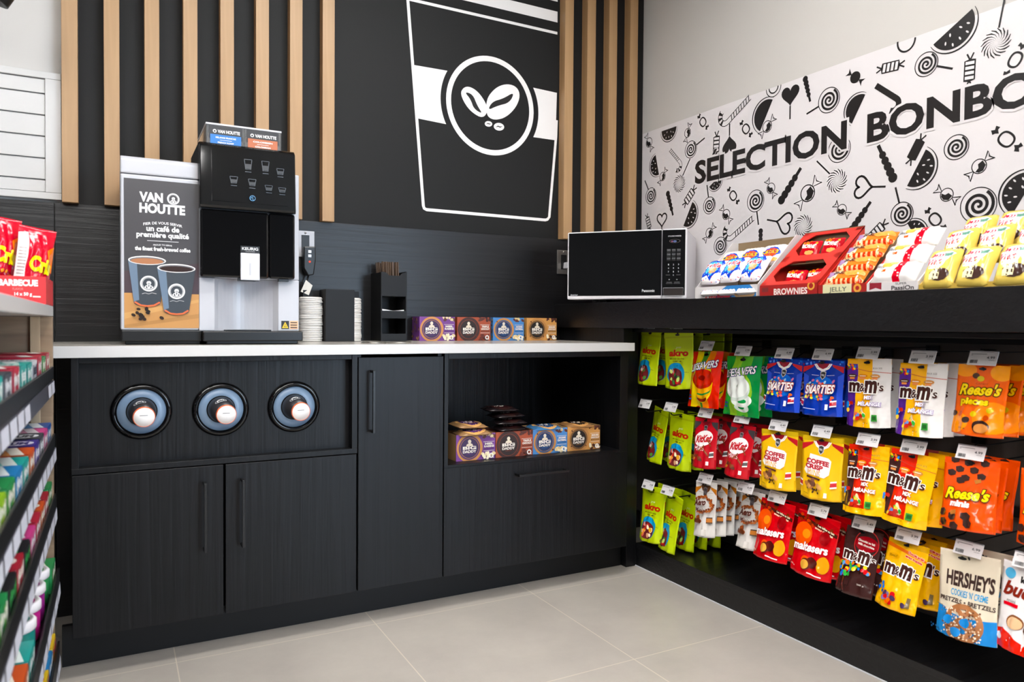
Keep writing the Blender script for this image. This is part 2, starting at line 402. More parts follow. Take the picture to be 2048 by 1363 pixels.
cup = [('strip', [(-0.739, 2.37), (-0.722, 2.283), (-0.651, 1.462), (-0.647, 1.452), (-0.637, 1.4475), (-0.066, 1.4475), (-0.056, 1.451), (-0.0465, 1.462), (-0.0145, 1.822), (-0.012, 1.9)], 0.0125, WH),
       ('poly', [(-0.729, 2.294), (-0.012, 2.294), (-0.012, 2.282), (-0.728, 2.282)], WH),
       ('poly', [(-0.76, 2.384), (-0.012, 2.384), (-0.012, 2.336), (-0.76, 2.336)], WH),
       ('poly', [(-0.73, 2.44), (-0.012, 2.44), (-0.012, 2.428), (-0.73, 2.428)], WH),
       ('poly', [(-0.71, 2.52), (-0.012, 2.52), (-0.012, 2.508), (-0.71, 2.508)], WH), ('strip', [(-0.725, 2.434), (-0.705, 2.514)], 0.0125, WH)]
arcL = [p for p in circ(cc[0], cc[1], 0.235, 24, PI - 0.51, PI + 0.47)]
arcR = [p for p in circ(cc[0], cc[1], 0.235, 24, -0.47, 0.49)]
cup.append(('poly', [(-0.6945, 2.028)] + arcL + [(-0.678, 1.815)], WH))
cup.append(('poly', arcR + [(-0.012, 2.022), (-0.0175, 1.809)], WH))
cup.append(('strip', circ(cc[0], cc[1], 0.199, 64), 0.0225, WH))
bl = [(-.489, 1.942), (-.475, 1.972), (-.446, 1.982), (-.405, 1.966), (-.367, 1.923), (-.360, 1.89), (-.375, 1.863), (-.404, 1.86), (-.454, 1.888)]
br = [(-.367, 1.92), (-.355, 1.959), (-.313, 2.003), (-.261, 2.023), (-.216, 2.015), (-.200, 1.979), (-.221, 1.926), (-.269, 1.877), (-.32, 1.857), (-.356, 1.863), (-.367, 1.89)]
cup += [('poly', smooth(bl), WH), ('poly', smooth(br), WH)]
cup += [('poly', smooth([(-.470, 1.956), (-.43, 1.951), (-.409, 1.906), (-.382, 1.874), (-.425, 1.890), (-.440, 1.928)]), DK),
        ('poly', smooth([(-.360, 1.893), (-.338, 1.934), (-.286, 1.954), (-.229, 1.993), (-.252, 1.942), (-.312, 1.920)]), DK),
        ('poly', circ(-.355, 1.8365, .018, 20, ry=.012, rot=.15), WH), ('poly', circ(-.3045, 1.831, .0255, 20, ry=.0165, rot=.12), WH),
        ('taper', [(-.367, 1.833), (-.358, 1.838), (-.350, 1.836), (-.343, 1.840)], [0, .004, .004, 0], DK), ('taper', [(-.322, 1.826), (-.309, 1.833), (-.299, 1.830), (-.287, 1.836)], [0, .005, .005, 0], DK)]
o = wallart('cup_wall_print', cup, lambda x, y, d: (x, -0.0042 - d, y))
tag(o, 'large white line drawing of a takeaway cup with coffee beans on charcoal wall', 'wall decal')

# ------------------------------------------------------------------ candy print on the right-hand wall
BK = '#1b191a'; WV = '#dcd8da'
def mot_wrap(u, v, L, ang, black=False):
    a = math.radians(ang); c, s = math.cos(a), math.sin(a); T = lambda p: (u + (p[0] * c - p[1] * s) * L, v + (p[0] * s + p[1] * c) * L)
    o = []
    for sg in (-1, 1):
        tri = [T((sg * .22, 0)), T((sg * .5, .17)), T((sg * .42, 0.0)), T((sg * .5, -.17)), T((sg * .22, 0))]
        o += [('poly', tri[:-1], BK)] if black else [('strip', tri, .0046, BK)]
    o.append(('poly', [T(p) for p in circ(0, 0, .25, 24)], BK))
    if not black:
        o.append(('poly', [T(p) for p in circ(0, 0, .215, 24)], WV)); o.append(('poly', [T(p) for p in [(-.2, -.05), (-.05, -.03), (.02, .08), (.2, .06), (.17, -.13), (.0, -.21), (-.14, -.16)]], BK))
    return o
def mot_melon(u, v, r, ang, seeds=True):
    a = math.radians(ang); ct = (u - .4 * r * math.cos(a), v - .4 * r * math.sin(a)); A = lambda t: a + t * PI / 2
    o = [('poly', circ(ct[0], ct[1], r * .86, 24, A(-1), A(1)), BK)]
    o.append(('taper', circ(ct[0], ct[1], r * .98, 24, A(-1), A(1)), [r * .02 + r * .05 * math.sin(PI * i / 24) for i in range(25)], BK))
    if seeds:
        for k, (q, t) in enumerate(((.3, -.5), (.35, .45), (.62, -.6), (.62, 0), (.62, .6), (.7, -.3), (.7, .3))):
            x, y = ct[0] + r * q * math.cos(A(t)), ct[1] + r * q * math.sin(A(t)); o.append(('poly', circ(x, y, r * .075, 8, ry=r * .035, rot=a + t), WV))
    return o
def mot_lolly(u, v, r, stick=None, L=.055):
    o = []
    if stick is not None:
        a = math.radians(stick); o.append(('strip', [(u + r * math.cos(a), v + r * math.sin(a)), (u + (r + L) * math.cos(a), v + (r + L) * math.sin(a))], .0065, BK))
    o.append(('strip', circ(u, v, r, 40), .003, BK))
    n = 90; o.append(('taper', [(u + r * .86 * (1 - i / n) * math.cos(-2 * PI * 2.6 * i / n + 1), v + r * .86 * (1 - i / n) * math.sin(-2 * PI * 2.6 * i / n + 1)) for i in range(n)], [r * .18 if i < n - 8 else r * .18 * (n - i) / 8 for i in range(n)], BK))
    return o
def mot_swirl(u, v, r, stick=None, L=.08):
    o = []
    if stick is not None:
        a = math.radians(stick); o.append(('strip', [(u + r * math.cos(a), v + r * math.sin(a)), (u + (r + L) * math.cos(a), v + (r + L) * math.sin(a))], .0055, BK))
    for k in range(16):
        t = 2 * PI * k / 16; o.append(('taper', [(u + r * q * math.cos(t + 1.5 * q), v + r * q * math.sin(t + 1.5 * q)) for q in (.1, .35, .6, .8, 1.0)], [0, r * .01, r * .045, r * .1, r * .05], BK))
    return o
def mot_cane(u, v, L, ang, solid=False):
    a = math.radians(ang); c, s = math.cos(a), math.sin(a); T = lambda p: (u + (p[0] * c - p[1] * s) * L, v + (p[0] * s + p[1] * c) * L)
    path = [(-.32 + .17 * math.cos(t), .17 + .17 * math.sin(t)) for t in [math.radians(d) for d in range(100, 271, 17)]] + [(-.2, 0), (0, 0), (.25, 0), (.5, 0)]
    path = path[:]
    if solid: return [('strip', [T(p) for p in path], L * .16, BK)]
    o = [('strip', [T(p) for p in path], L * .15, BK), ('strip', [T(p) for p in path], L * .112, WV)]
    for k in range(8):
        x = -.2 + k * .09; o.append(('strip', [T((x, -.07)), T((x + .05, .07))], L * .024, BK))
    for d in (110, 150, 190): 
        p = [(-.32 + q * math.cos(math.radians(d + e)), .17 + q * math.sin(math.radians(d + e))) for q, e in ((.1, 0), (.24, 0), (.24, 22), (.1, 22))]
        o.append(('poly', [T(x) for x in p], BK))
    return o
def mot_heart(u, v, r, ang, fill=False, L=.05):
    a = math.radians(ang); c, s = math.cos(a), math.sin(a); T = lambda p: (u + (p[0] * c - p[1] * s) * r, v + (p[0] * s + p[1] * c) * r)
    h = []
    for i in range(33):
        t = 2 * PI * i / 32; h.append((-(13 * math.cos(t) - 5 * math.cos(2 * t) - 2 * math.cos(3 * t) - math.cos(4 * t)) / 16, 16 * math.sin(t) ** 3 / 16))
    o = [('poly', [T(p) for p in h[:-1]], BK) if fill else ('strip', [T(p) for p in h], .0075, BK)]
    o.append(('strip', [T((1.0, 0)), T((1.0 + L / r, 0))], .0065, BK)); return o
def mot_beads(u, v, L, ang):
    a = math.radians(ang); c, s = math.cos(a), math.sin(a); o = []
    for k in range(5):
        x = (-.42 + k * .16) * L; o.append(('poly', circ(u + x * c, v + x * s, L * (.115 - .006 * k), 14), BK))
    o.append(('strip', [(u + .2 * L * c, v + .2 * L * s), (u + .5 * L * c, v + .5 * L * s)], L * .09, BK)); return o
def mot_roll(u, v, L, ang, black=False):
    a = math.radians(ang); c, s = math.cos(a), math.sin(a); T = lambda p: (u + (p[0] * c - p[1] * s) * L, v + (p[0] * s + p[1] * c) * L)
    o = []
    for sg in (-1, 1):
        for q in (-.1, .1): o.append(('strip', [T((sg * .3, 0)), T((sg * .5, q))], L * .05, BK))
    o.append(('poly', [T(p) for p in [(-.3, -.17), (.3, -.17), (.34, 0), (.3, .17), (-.3, .17), (-.34, 0)]], BK))
    if not black:
        for k in range(4):
            x = -.27 + k * .145; o.append(('poly', [T((x, -.13)), T((x + .09, -.13)), T((x + .11, .13)), T((x + .02, .13))], WV))
    return o
def mot_pill(u, v, L, ang):
    a = math.radians(ang); c, s = math.cos(a), math.sin(a); T = lambda p: (u + (p[0] * c - p[1] * s) * L, v + (p[0] * s + p[1] * c) * L)
    rr = smooth([(-.32, -.26), (.32, -.26), (.32, .26), (-.32, .26)], 3); o = [('strip', [T(p) for p in rr + rr[:1]], .0062, BK)]
    for sg in (-1, 1): o.append(('poly', [T((sg * .42, 0)), T((sg * .56, .1)), T((sg * .56, .22)), T((sg * .74, .17)), T((sg * .66, .02)), T((sg * .78, -.08)), T((sg * .6, -.18)), T((sg * .54, -.08))], BK))
    return o
motifs = []
for f, *a in [
    (mot_wrap, .057, 1.849, .095, -60), (mot_melon, .199, 1.857, .06, -90), (mot_wrap, .325, 1.834, .085, 70), (mot_pill, .421, 1.859, .062, -50), (mot_cane, .615, 1.852, .17, 30), (mot_melon, .749, 1.814, .072, 150, False),
    (mot_heart, .889, 1.85, .042, -90, True), (mot_beads, .967, 1.848, .1, -75), (mot_lolly, 1.06, 1.784, .044, 195), (mot_lolly, .347, 1.756, .037, 20), (mot_cane, .25, 1.741, .12, 135), (mot_melon, .097, 1.726, .058, 195),
    (mot_wrap, .158, 1.67, .085, 50), (mot_swirl, .274, 1.618, .04, 55), (mot_lolly, .075, 1.593, .038, 120), (mot_beads, .214, 1.537, .12, -70), (mot_roll, .342, 1.55, .11, 45), (mot_roll, .504, 1.745, .11, 88), (mot_heart, .579, 1.725, .04, 90, True),
    (mot_pill, .669, 1.772, .062, -50), (mot_wrap, .779, 1.756, .095, 40), (mot_melon, .507, 1.577, .045, -60), (mot_lolly, .467, 1.493, .036, 100), (mot_melon, .356, 1.461, .066, -30), (mot_heart, .157, 1.472, .034, -90), (mot_roll, .059, 1.468, .09, -70),
    (mot_pill, .604, 1.514, .062, -50), (mot_wrap, .566, 1.442, .09, -50), (mot_lolly, .725, 1.475, .043, -80), (mot_wrap, .802, 1.513, .085, -60), (mot_beads, .895, 1.508, .15, 50), (mot_wrap, .975, 1.467, .13, 45), (mot_swirl, 1.099, 1.491, .042, 135),
    (mot_wrap, .469, 1.375, .09, 45), (mot_cane, .645, 1.369, .16, 30), (mot_heart, .872, 1.37, .04, 165), (mot_swirl, .957, 1.349, .042), (mot_lolly, .535, 1.314, .037), (mot_beads, .754, 1.31, .1, -90),
    (mot_melon, 1.512, 1.862, .078, -60), (mot_swirl, 1.624, 1.798, .042, 80), (mot_roll, 1.295, 1.83, .1, -5), (mot_lolly, 1.417, 1.801, .037, -25), (mot_roll, 1.551, 1.742, .1, 88), (mot_wrap, 1.165, 1.834, .08, -40, True), (mot_cane, 1.29, 1.745, .12, 140, True),
    (mot_pill, 1.677, 1.734, .062, 60), (mot_melon, 1.16, 1.733, .058, 150, False), (mot_beads, 1.286, 1.519, .14, 115), (mot_roll, 1.388, 1.541, .1, 60, True), (mot_melon, 1.415, 1.469, .07, -30), (mot_lolly, 1.516, 1.522, .037), (mot_pill, 1.658, 1.515, .07, -45),
    (mot_wrap, 1.584, 1.452, .09, 40), (mot_heart, 1.2, 1.453, .037, -8), (mot_lolly, 1.345, 1.343, .038, 105), (mot_wrap, 1.49, 1.383, .085, -35), (mot_lolly, 1.584, 1.338, .052), (mot_melon, 1.685, 1.366, .07, 150), (mot_pill, 1.455, 1.312, .062, -50), (mot_wrap, 1.121, 1.387, .08, -40),
    (mot_beads, 1.194, 1.353, .12, 50), (mot_roll, 1.255, 1.295, .1, 40), (mot_melon, 1.402, 1.285, .05, 30), (mot_lolly, 1.106, 1.6, .045), (mot_lolly, 1.80, 1.84, .037, 200), (mot_wrap, 1.83, 1.5, .09, 40), (mot_cane, 1.95, 1.83, .16, 30), (mot_swirl, 1.93, 1.45, .042, 60),
    (mot_melon, 2.08, 1.55, .06, -40), (mot_heart, 2.08, 1.8, .04, -90, True), (mot_pill, 1.79, 1.38, .062, -50), (mot_lolly, 2.1, 1.35, .04, 100)]:
    motifs.append(f(*a))
motifs += [[('strip', circ(.808, 1.9, .036, 20, PI, 2 * PI), .0035, BK), ('strip', circ(.808, 1.9, .022, 20, PI, 2 * PI), .005, BK), ('taper', circ(1.349, 1.898, .03, 20, PI * .95, 2 * PI, ry=.035), [.006] * 21, BK)]]
Fm = lambda x, y, d: (XW - 0.0022 - d, -x, y)
g = G(); g.box(XW - 0.002, XW - 0.0003, -2.25, -0.008, 1.0, 1.9, WV); vin = g.build('candy_wall_sticker', 'vinyl')
tag(vin, 'white wall sticker with black candy drawings and big black lettering above the snack ledge', 'wall decal')
wallart('candy_pattern', motifs, Fm, parent=vin)
lt = []
for s_, x0, z0, x1, z1 in (('SELECTION', .377, 1.595, 1.137, 1.697), ('BONBONS', 1.215, 1.596, 1.925, 1.696)):
    lt.append((s_, x0, z0, x1, z1))
for s_, x0, z0, x1, z1 in lt:
    L_ = [('glyph', s_, x0 - .008, z0 - .008, x1 + .008, z1 + .008, WV, .07)]
    if s_[0] == 'S': L_ += [('poly', [(.478, 1.703), (.497, 1.703), (.517, 1.73), (.494, 1.73)], WV), ('poly', [(.481, 1.705), (.496, 1.705), (.512, 1.727), (.494, 1.727)], BK)]
    L_.append(('glyph', s_, x0, z0, x1, z1, BK, .034))
    wallart('lettering', L_, lambda x, y, d: (XW - 0.0036 - d, -x, y), parent=vin)

# ------------------------------------------------------------------ coffee counter
YD = -0.552; XL = -1.872
def handle(parent, x, z, L, horizontal=False):
    g = G()
    if horizontal:
        g.box(x - L / 2, x + L / 2, -0.034, -0.026, z - 0.004, z + 0.004)
        for q in (-1, 1): g.box(x + q * (L / 2 - 0.004) - 0.004, x + q * (L / 2 - 0.004) + 0.004, -0.028, 0, z - 0.004, z + 0.004)
    else:
        g.box(x - 0.004, x + 0.004, -0.034, -0.026, z - L / 2, z + L / 2)
        for q in (-1, 1): g.box(x - 0.004, x + 0.004, -0.028, 0, z + q * (L / 2 - 0.004) - 0.004, z + q * (L / 2 - 0.004) + 0.004)
    return g.build('handle', 'blackplastic', parent, bevel=0.001)

e = empty('cup_dispenser_cabinet', (0, 0, 0))
g = G(); g.box(XL, XL + 0.018, YD + 0.019, -0.025, 0.1167, 0.878); g.box(-1.105, -1.087, YD + 0.019, -0.025, 0.1167, 0.878); g.box(XL + 0.018, -1.105, YD + 0.019, -0.025, 0.1167, 0.134); g.box(XL + 0.018, -1.105, -0.04, -0.026, 0.134, 0.878)
g.box(XL, -1.087, YD, -0.44, 0.562, 0.578); g.box(XL + 0.018, -1.105, YD + 0.002, -0.44, 0.862, 0.878); g.box(XL, XL + 0.018, YD, YD + 0.019, 0.578, 0.878); g.box(-1.105, -1.087, YD, YD + 0.019, 0.578, 0.878)
g.build('carcass', 'laminate_v', e, bevel=0.001)
YR = -0.515
g = G(); g.box(XL + 0.018, -1.105, YR, YR + 0.016, 0.578, 0.862); g.build('recessed_panel', 'laminate_v', e)
for x0, x1, hxx in ((XL, -1.4875, -1.5403), (-1.4835, -1.0885, -1.4366)):
    g = G(); g.box(x0 + 0.001, x1 - 0.001, 0, 0.018, 0.1167, 0.559); d = g.build('door', 'laminate_v', e, bevel=0.0012, loc=(0, YD, 0)); handle(d, hxx, 0.4145, 0.2)
tag(e, 'black woodgrain cabinet with two doors under three round cup dispensers', 'cabinet')

e = empty('narrow_cabinet', (0, 0, 0))
g = G(); g.box(-1.085, -1.07, YD + 0.019, -0.025, 0.1167, 0.878); g.box(-0.803, -0.788, YD + 0.019, -0.025, 0.1167, 0.878); g.box(-1.07, -0.803, YD + 0.019, -0.025, 0.1167, 0.132); g.box(-1.07, -0.803, -0.04, -0.026, 0.132, 0.878)
g.build('carcass', 'laminate_v', e)
g = G(); g.box(-1.084, -0.7905, 0, 0.018, 0.1167, 0.868); d = g.build('door', 'laminate_v', e, bevel=0.0012, loc=(0, YD, 0)); handle(d, -1.0425, 0.727, 0.2)
tag(e, 'tall narrow black cabinet with a single door beside the open niche', 'cabinet')

e = empty('open_niche_cabinet', (0, 0, 0))
g = G(); g.box(-0.786, -0.771, YD + 0.002, -0.025, 0.1167, 0.878); g.box(-0.05, -0.014, YD + 0.002, -0.025, 0.1167, 0.878); g.box(-0.771, -0.05, YD + 0.003, -0.025, 0.478, 0.496)
g.box(-0.771, -0.05, YD + 0.003, -0.025, 0.858, 0.878); g.box(-0.771, -0.05, -0.04, -0.026, 0.496, 0.858); g.box(-0.771, -0.05, YD + 0.02, -0.025, 0.1167, 0.134)
g.build('carcass', 'laminate_v', e, bevel=0.001)
g = G(); g.box(-0.787, -0.0155, 0, 0.018, 0.1167, 0.487); d = g.build('drawer', 'laminate_v', e, bevel=0.0012, loc=(0, YD - 0.0005, 0)); handle(d, -0.407, 0.4425, 0.21, True)
tag(e, 'black cabinet with an open snack niche above a wide drawer', 'cabinet')

g = G(); g.box(XL - 0.03, 0.044, -0.439, -0.42, 0, 0.115); o = g.build('plinth', 'black'); tag(o, 'black toe-kick board under the coffee counter cabinets', 'plinth')
e = empty('countertop', (0, 0, 0.879))
g = G(); g.box(-2.1, 0, -0.5705, -0.0235, 0.0, 0.0305); g.build('slab', 'counter', e, bevel=0.001)
g = G(); g.box(-2.1, 0.0, -0.5735, -0.5706, -0.0005, 0.0308); g.build('edge_band', 'white', e, bevel=0.0008)
tag(e, 'long grey-white countertop with a white front edge carrying the coffee machine', 'countertop')
for i, (x, y) in enumerate(((-0.985, -0.40), (-0.893, -0.395))):
    e = empty('counter_grommet', (x, y, 0.9098))
    g = G(); g.lathe([(0.030, 0), (0.044, 0), (0.044, 0.002), (0.040, 0.0035), (0.033, 0.0035), (0.030, 0.002), (0.030, 0)], n=40); g.build('rim', 'steel', e)
    g = G(); g.lathe([(0, 0.0002), (0.0302, 0.0002), (0.0302, 0.001), (0, 0.001)], n=32); g.build('insert', 'black', e)
    tag(e, 'round steel-rimmed grommet set in the countertop ' + ('in front of the cup lid holder' if i == 0 else 'in front of the stir stick stand'), 'grommet')

# cup dispensers: bezel, flexible collar; the cup held in each is a thing of its own
def cup_logo(a, cx, cy, r, col, dk):
    k = a.w / a.h
    a.ring(cx, cy, r * .80, r, col); a.ring(cx, cy, r * .70, r * .74, col)
    Q = lambda pts, c: a.poly([(cx + x * r, cy + y * r * k) for x, y in pts], c)
    Q([(-.5, .5), (-.38, .28), (-.12, .18), (.12, .18), (.38, .28), (.5, .5), (.28, .62), (0, .67), (-.28, .62)], col)          # coat
    Q([(-.1, .2), (.1, .2), (.0, .5)], dk); Q([(-.34, .36), (-.2, .34), (-.14, .6), (-.3, .58)], dk); Q([(.34, .36), (.2, .34), (.14, .6), (.3, .58)], dk)
    a.ell(cx, cy - r * .12 * k, r * .27, col, ry=r * .36); Q([(-.28, -.1), (-.28, -.32), (-.16, -.5), (.14, -.52), (.28, -.34), (.28, -.1), (.2, -.26), (.04, -.33), (-.18, -.28)], dk)
    Q([(-.17, .02), (0, -.05), (.17, .02), (.13, .1), (0, .03), (-.13, .1)], dk); Q([(-.15, -.18), (-.05, -.2), (-.05, -.15), (-.14, -.14)], dk); Q([(.15, -.18), (.05, -.2), (.05, -.15), (.14, -.14)], dk); Q([(-.09, .13), (.09, .13), (.06, .2), (-.06, .2)], dk)
    return a
def disp(x, z, dx, dz, k):
    X = Matrix.Rotation(PI / 2, 4, 'X')   # local z -> -y
    e = empty('cup_dispenser', (x, YR, z))
    g = G(); g.lathe([(0.062, 0.0006), (0.0795, 0.0006), (0.0795, 0.004), (0.075, 0.012), (0.069, 0.0135), (0.064, 0.011), (0.062, 0.006), (0.062, 0.0006)], X=X, n=64); g.build('bezel', 'gloss', e)
    g = G(); g.lathe([(0.0405, 0.0045), (0.063, 0.007), (0.063, 0.006), (0.0405, 0.0035), (0.0405, 0.0045)], X=X, n=64); g.build('collar', M['collar'], e)
    tag(e, 'round black-rimmed cup dispenser with a silver-blue collar, %s' % ('farthest from the narrow cabinet', 'in the middle of three', 'nearest the narrow cabinet')[k], 'cup dispenser', 'cup dispensers')
    c = empty('paper_cup', (x, YR - 0.0085, z)); c.rotation_euler = (dz, 0, dx)
    g = G(); g.lathe([(0.0378, -0.003), (0.0275, 0.073), (0.0265, 0.073), (0.0363, -0.003), (0.0378, -0.003)], '#26262a', X=X, n=40)
    g.build('cup_wall', 'satin', c)
    g = G(); g.lathe([(0.0274, 0.070), (0.0285, 0.0705), (0.0276, 0.0765), (0.0264, 0.0765), (0.0264, 0.070), (0.0274, 0.070)], '#e0662c', X=X, n=40); g.build('orange_band', 'satin', c)
    g = G(); g.lathe([(0.0, 0.0715), (0.0263, 0.0715), (0.0263, 0.0762), (0.0, 0.0762)], '#f2efec', X=X, n=40); b = g.build('cup_base', 'satin', c)
    g = G(); g.box(-0.011, 0.009, -0.0768, -0.0763, 0.004, 0.0056, '#3a3a3c'); g.build('stamp', 'satin', b)
    a = Art(0.04, 0.018)
    for q in (-22, 22): a.ell(q, 50, 20, '#d8d8d8'); a.ell(q, 50, 16, '#26262a')
    a.ell(0, 50, 26, '#e4e4e4'); a.ell(0, 50, 14, '#2a2a2e', ry=10)
    def F(px, py, d, R=lambda t: 0.0385 - (t + 0.008) * 0.0110 / 0.081):
        t = 0.030 - (py + 0.007) * 1.0; r = R(t) + d + 0.0003; th = PI / 2 + 0.25 - px / r
        return (r * math.cos(th), -t, r * math.sin(th))
    a.front('emblem_print', 'satin', c, F)
    tag(c, 'black paper cup with orange rim band in the dispenser %s' % ('farthest from the narrow cabinet', 'in the middle', 'nearest the narrow cabinet')[k], 'paper cup', 'paper cups in the dispensers')
M['collar'] = mat('silver_blue_rubber', '#70869f', rough=0.3)
disp(-1.7013, 0.7225, 0.05, 0.1, 0); disp(-1.4908, 0.7185, 0.07, 0.1, 1); disp(-1.278, 0.7165, 0.05, 0.1, 2)

# ------------------------------------------------------------------ coffee machine
ZC = 0.91
e = empty('coffee_machine', (0, 0, ZC))
def Zr(z): return z - ZC
g = G(); g.box(-1.742, -1.54, -0.44, -0.10, 0.0, 0.012); g.box(-1.751, -1.537, -0.455, -0.09, 0.010, 0.042)
g.box(-1.526, -1.256, -0.47, -0.10, 0.0, 0.012); g.box(-1.5365, -1.244, -0.485, -0.09, 0.010, 0.040); g.build('base', 'blackplastic', e, bevel=0.003)
g = G(); g.box(-1.752, -1.5455, -0.45, -0.09, Zr(0.9525), Zr(1.402)); g.build('poster_housing', 'whiteplastic', e, bevel=0.004)
g = G(); g.prism([(-0.452, Zr(1.404)), (-0.452, Zr(1.444)), (-0.438, Zr(1.455)), (-0.095, Zr(1.462)), (-0.088, Zr(1.404))], 'x', -1.7525, -1.5452); g.build('housing_lid', 'whiteplastic', e, bevel=0.004)
# white casing with a hollow cup bay
g = G(); g.box(-1.5445, -1.4997, -0.45, -0.09, Zr(0.9505), Zr(1.112)); g.box(-1.314, -1.2487, -0.45, -0.09, Zr(0.9505), Zr(1.112)); g.box(-1.5445, -1.2487, -0.448, -0.09, Zr(1.1122), Zr(1.4475)); g.build('casing', 'whiteplastic', e, bevel=0.003)
g = G()
prof = [(-1.4997 + 0.1857 * i / 16, -0.445 + 0.05 * math.sin(PI * i / 16) ** 0.6) for i in range(17)]
g.prism(prof + [(-1.314, -0.38), (-1.4997, -0.38)], 'z', Zr(0.9507), Zr(1.1115)); g.build('cup_bay', 'whiteplastic', e)
g = G(); g.box(-1.47, -1.34, -0.482, -0.40, Zr(0.9502), Zr(0.9545)); g.build('drip_tray', 'blackplastic', e, bevel=0.001)
# glossy head
g = G(); g.prism([(-0.447, Zr(1.318)), (-0.486, Zr(1.318)), (-0.488, Zr(1.326)), (-0.4735, Zr(1.506)), (-0.462, Zr(1.516)), (-0.20, Zr(1.5165)), (-0.20, Zr(1.449)), (-0.447, Zr(1.449))], 'x', -1.5455, -1.2662); hd = g.build('screen_head', 'gloss', e, bevel=0.004)
g = G(); g.box(-1.5425, -1.3475, -0.478, -0.447, Zr(1.1125), Zr(1.3155)); g.build('brew_door', 'gloss', e, bevel=0.006)
g = G(); g.box(-1.3455, -1.2670, -0.478, -0.447, Zr(1.1135), Zr(1.3165)); g.build('side_door', 'gloss', e, bevel=0.006)
g = G(); g.box(-1.40, -1.374, -0.47, -0.448, Zr(1.105), Zr(1.1125)); g.box(-1.435, -1.385, -0.476, -0.448, Zr(1.1035), Zr(1.1125)); g.box(-1.315, -1.285, -0.47, -0.448, Zr(1.106), Zr(1.1135)); g.build('spout', 'blackplastic', e)
g = G(); g.box(-1.4305, -1.3745, -0.484, -0.4765, Zr(1.106), Zr(1.1885)); lv = g.build('lever_plate', 'greyplastic', e, bevel=0.002)
g = G(); g.box(-1.4045, -1.4005, -0.4856, -0.4838, Zr(1.122), Zr(1.158)); g.build('grip_line', 'whiteplastic', lv)
a = Art(0.056, 0.021); a.rect(-50, 0, 50, 100, '#0b0b0c'); a.text('KEURIG', -42, 20, 42, 62, '#e6e6e6', .02); a.text('COLLECTION', -24, 74, 24, 88, '#b8b8b8', 0)
k = a.front('lettering', 'satin', e); k.location = (-1.4025, -0.4795, Zr(1.2105))
# touch screen lies on the sloped head
e2 = empty('touch_screen', (-1.4015, -0.4757, Zr(1.4915))); e2.parent = e; e2.rotation_euler = (-0.0803, 0, 0)
g = G(); g.box(-0.1105, 0.1105, -0.0006, 0.004, -0.1525, 0); g.build('screen_glass', 'gloss', e2)
a = Art(0.221, 0.1525); GI = '#39414a'
for x, y, hh in ((-3, 22, 20), (20, 22, 20), (40, 30, 12), (-22, 56, 13), (2, 58, 13), (24, 66, 10), (42, 68, 9)):
    a.line([(x - 5, y - hh / 2), (x - 3.4, y + hh / 2), (x + 3.4, y + hh / 2), (x + 5, y - hh / 2)], .9, GI); a.line([(x - 5, y - hh / 2), (x + 5, y - hh / 2)], .8, GI); a.poly([(x - 4.4, y - 1), (x + 4.4, y - 1), (x + 3.2, y + hh / 2 - 1), (x - 3.2, y + hh / 2 - 1)], '#23282e'); a.line([(x - 4, y + hh / 2 + 5), (x + 4, y + hh / 2 + 5)], 1, GI)
a.ring(2, 90, 3.2, 4, '#4b80a8'); a.text('ML', -.4, 86, 4.2, 94, '#4b80a8', 0)
a.front('icon_print', 'satin', e2, d0=0.0008)
# bean hopper
h = G(); h.box(-1.5243, -1.305, -0.452, -0.449, Zr(1.509), Zr(1.572)); h.box(-1.5243, -1.305, -0.213, -0.21, Zr(1.509), Zr(1.572)); h.box(-1.5243, -1.5215, -0.449, -0.213, Zr(1.509), Zr(1.572)); h.box(-1.3078, -1.305, -0.449, -0.213, Zr(1.509), Zr(1.572)); h.box(-1.4165, -1.4135, -0.449, -0.213, Zr(1.509), Zr(1.572)); hp = h.build('bean_hopper', 'clear', e)
h = G(); h.box(-1.5255, -1.304, -0.4535, -0.209, Zr(1.5722), Zr(1.578)); h.build('hopper_lid', 'whiteplastic', hp, bevel=0.001)
b = G(); b.box(-1.520, -1.418, -0.446, -0.215, Zr(1.5168), Zr(1.548), '#3a2415'); b.box(-1.412, -1.309, -0.446, -0.215, Zr(1.5168), Zr(1.55), '#4a2c18'); b.build('coffee_beans', M['beans'] if 'beans' in M else 'satin', hp)
for x, c, t in ((-1.4685, '#1f6fb8', ('MELANGE FRANCAIS', 'FRENCH ROAST')), (-1.3605, '#b0613c', ('COLOMBIEN', 'COLOMBIAN'))):
    a = Art(0.096, 0.062); a.rect(-50, 0, 50, 62, '#26262a'); a.rect(-46, 42, 46, 100, c); a.text('VAN HOUTTE', -24, 18, 42, 34, '#f0f0f0', .03); a.ell(-33, 26, 5.5, '#e8e8e8'); a.ell(-33, 27, 3, '#26262a')
    a.text(t[0], -30, 52, 30, 60, '#f0f0f0', .02); a.line([(-18, 68), (18, 68)], 1.2, '#e0e0e0'); a.text(t[1], -24, 76, 24, 84, '#f0f0f0', .02)
    k = a.front('label_print', 'card', hp, d0=0.0007); k.location = (x, -0.452, Zr(1.5705))
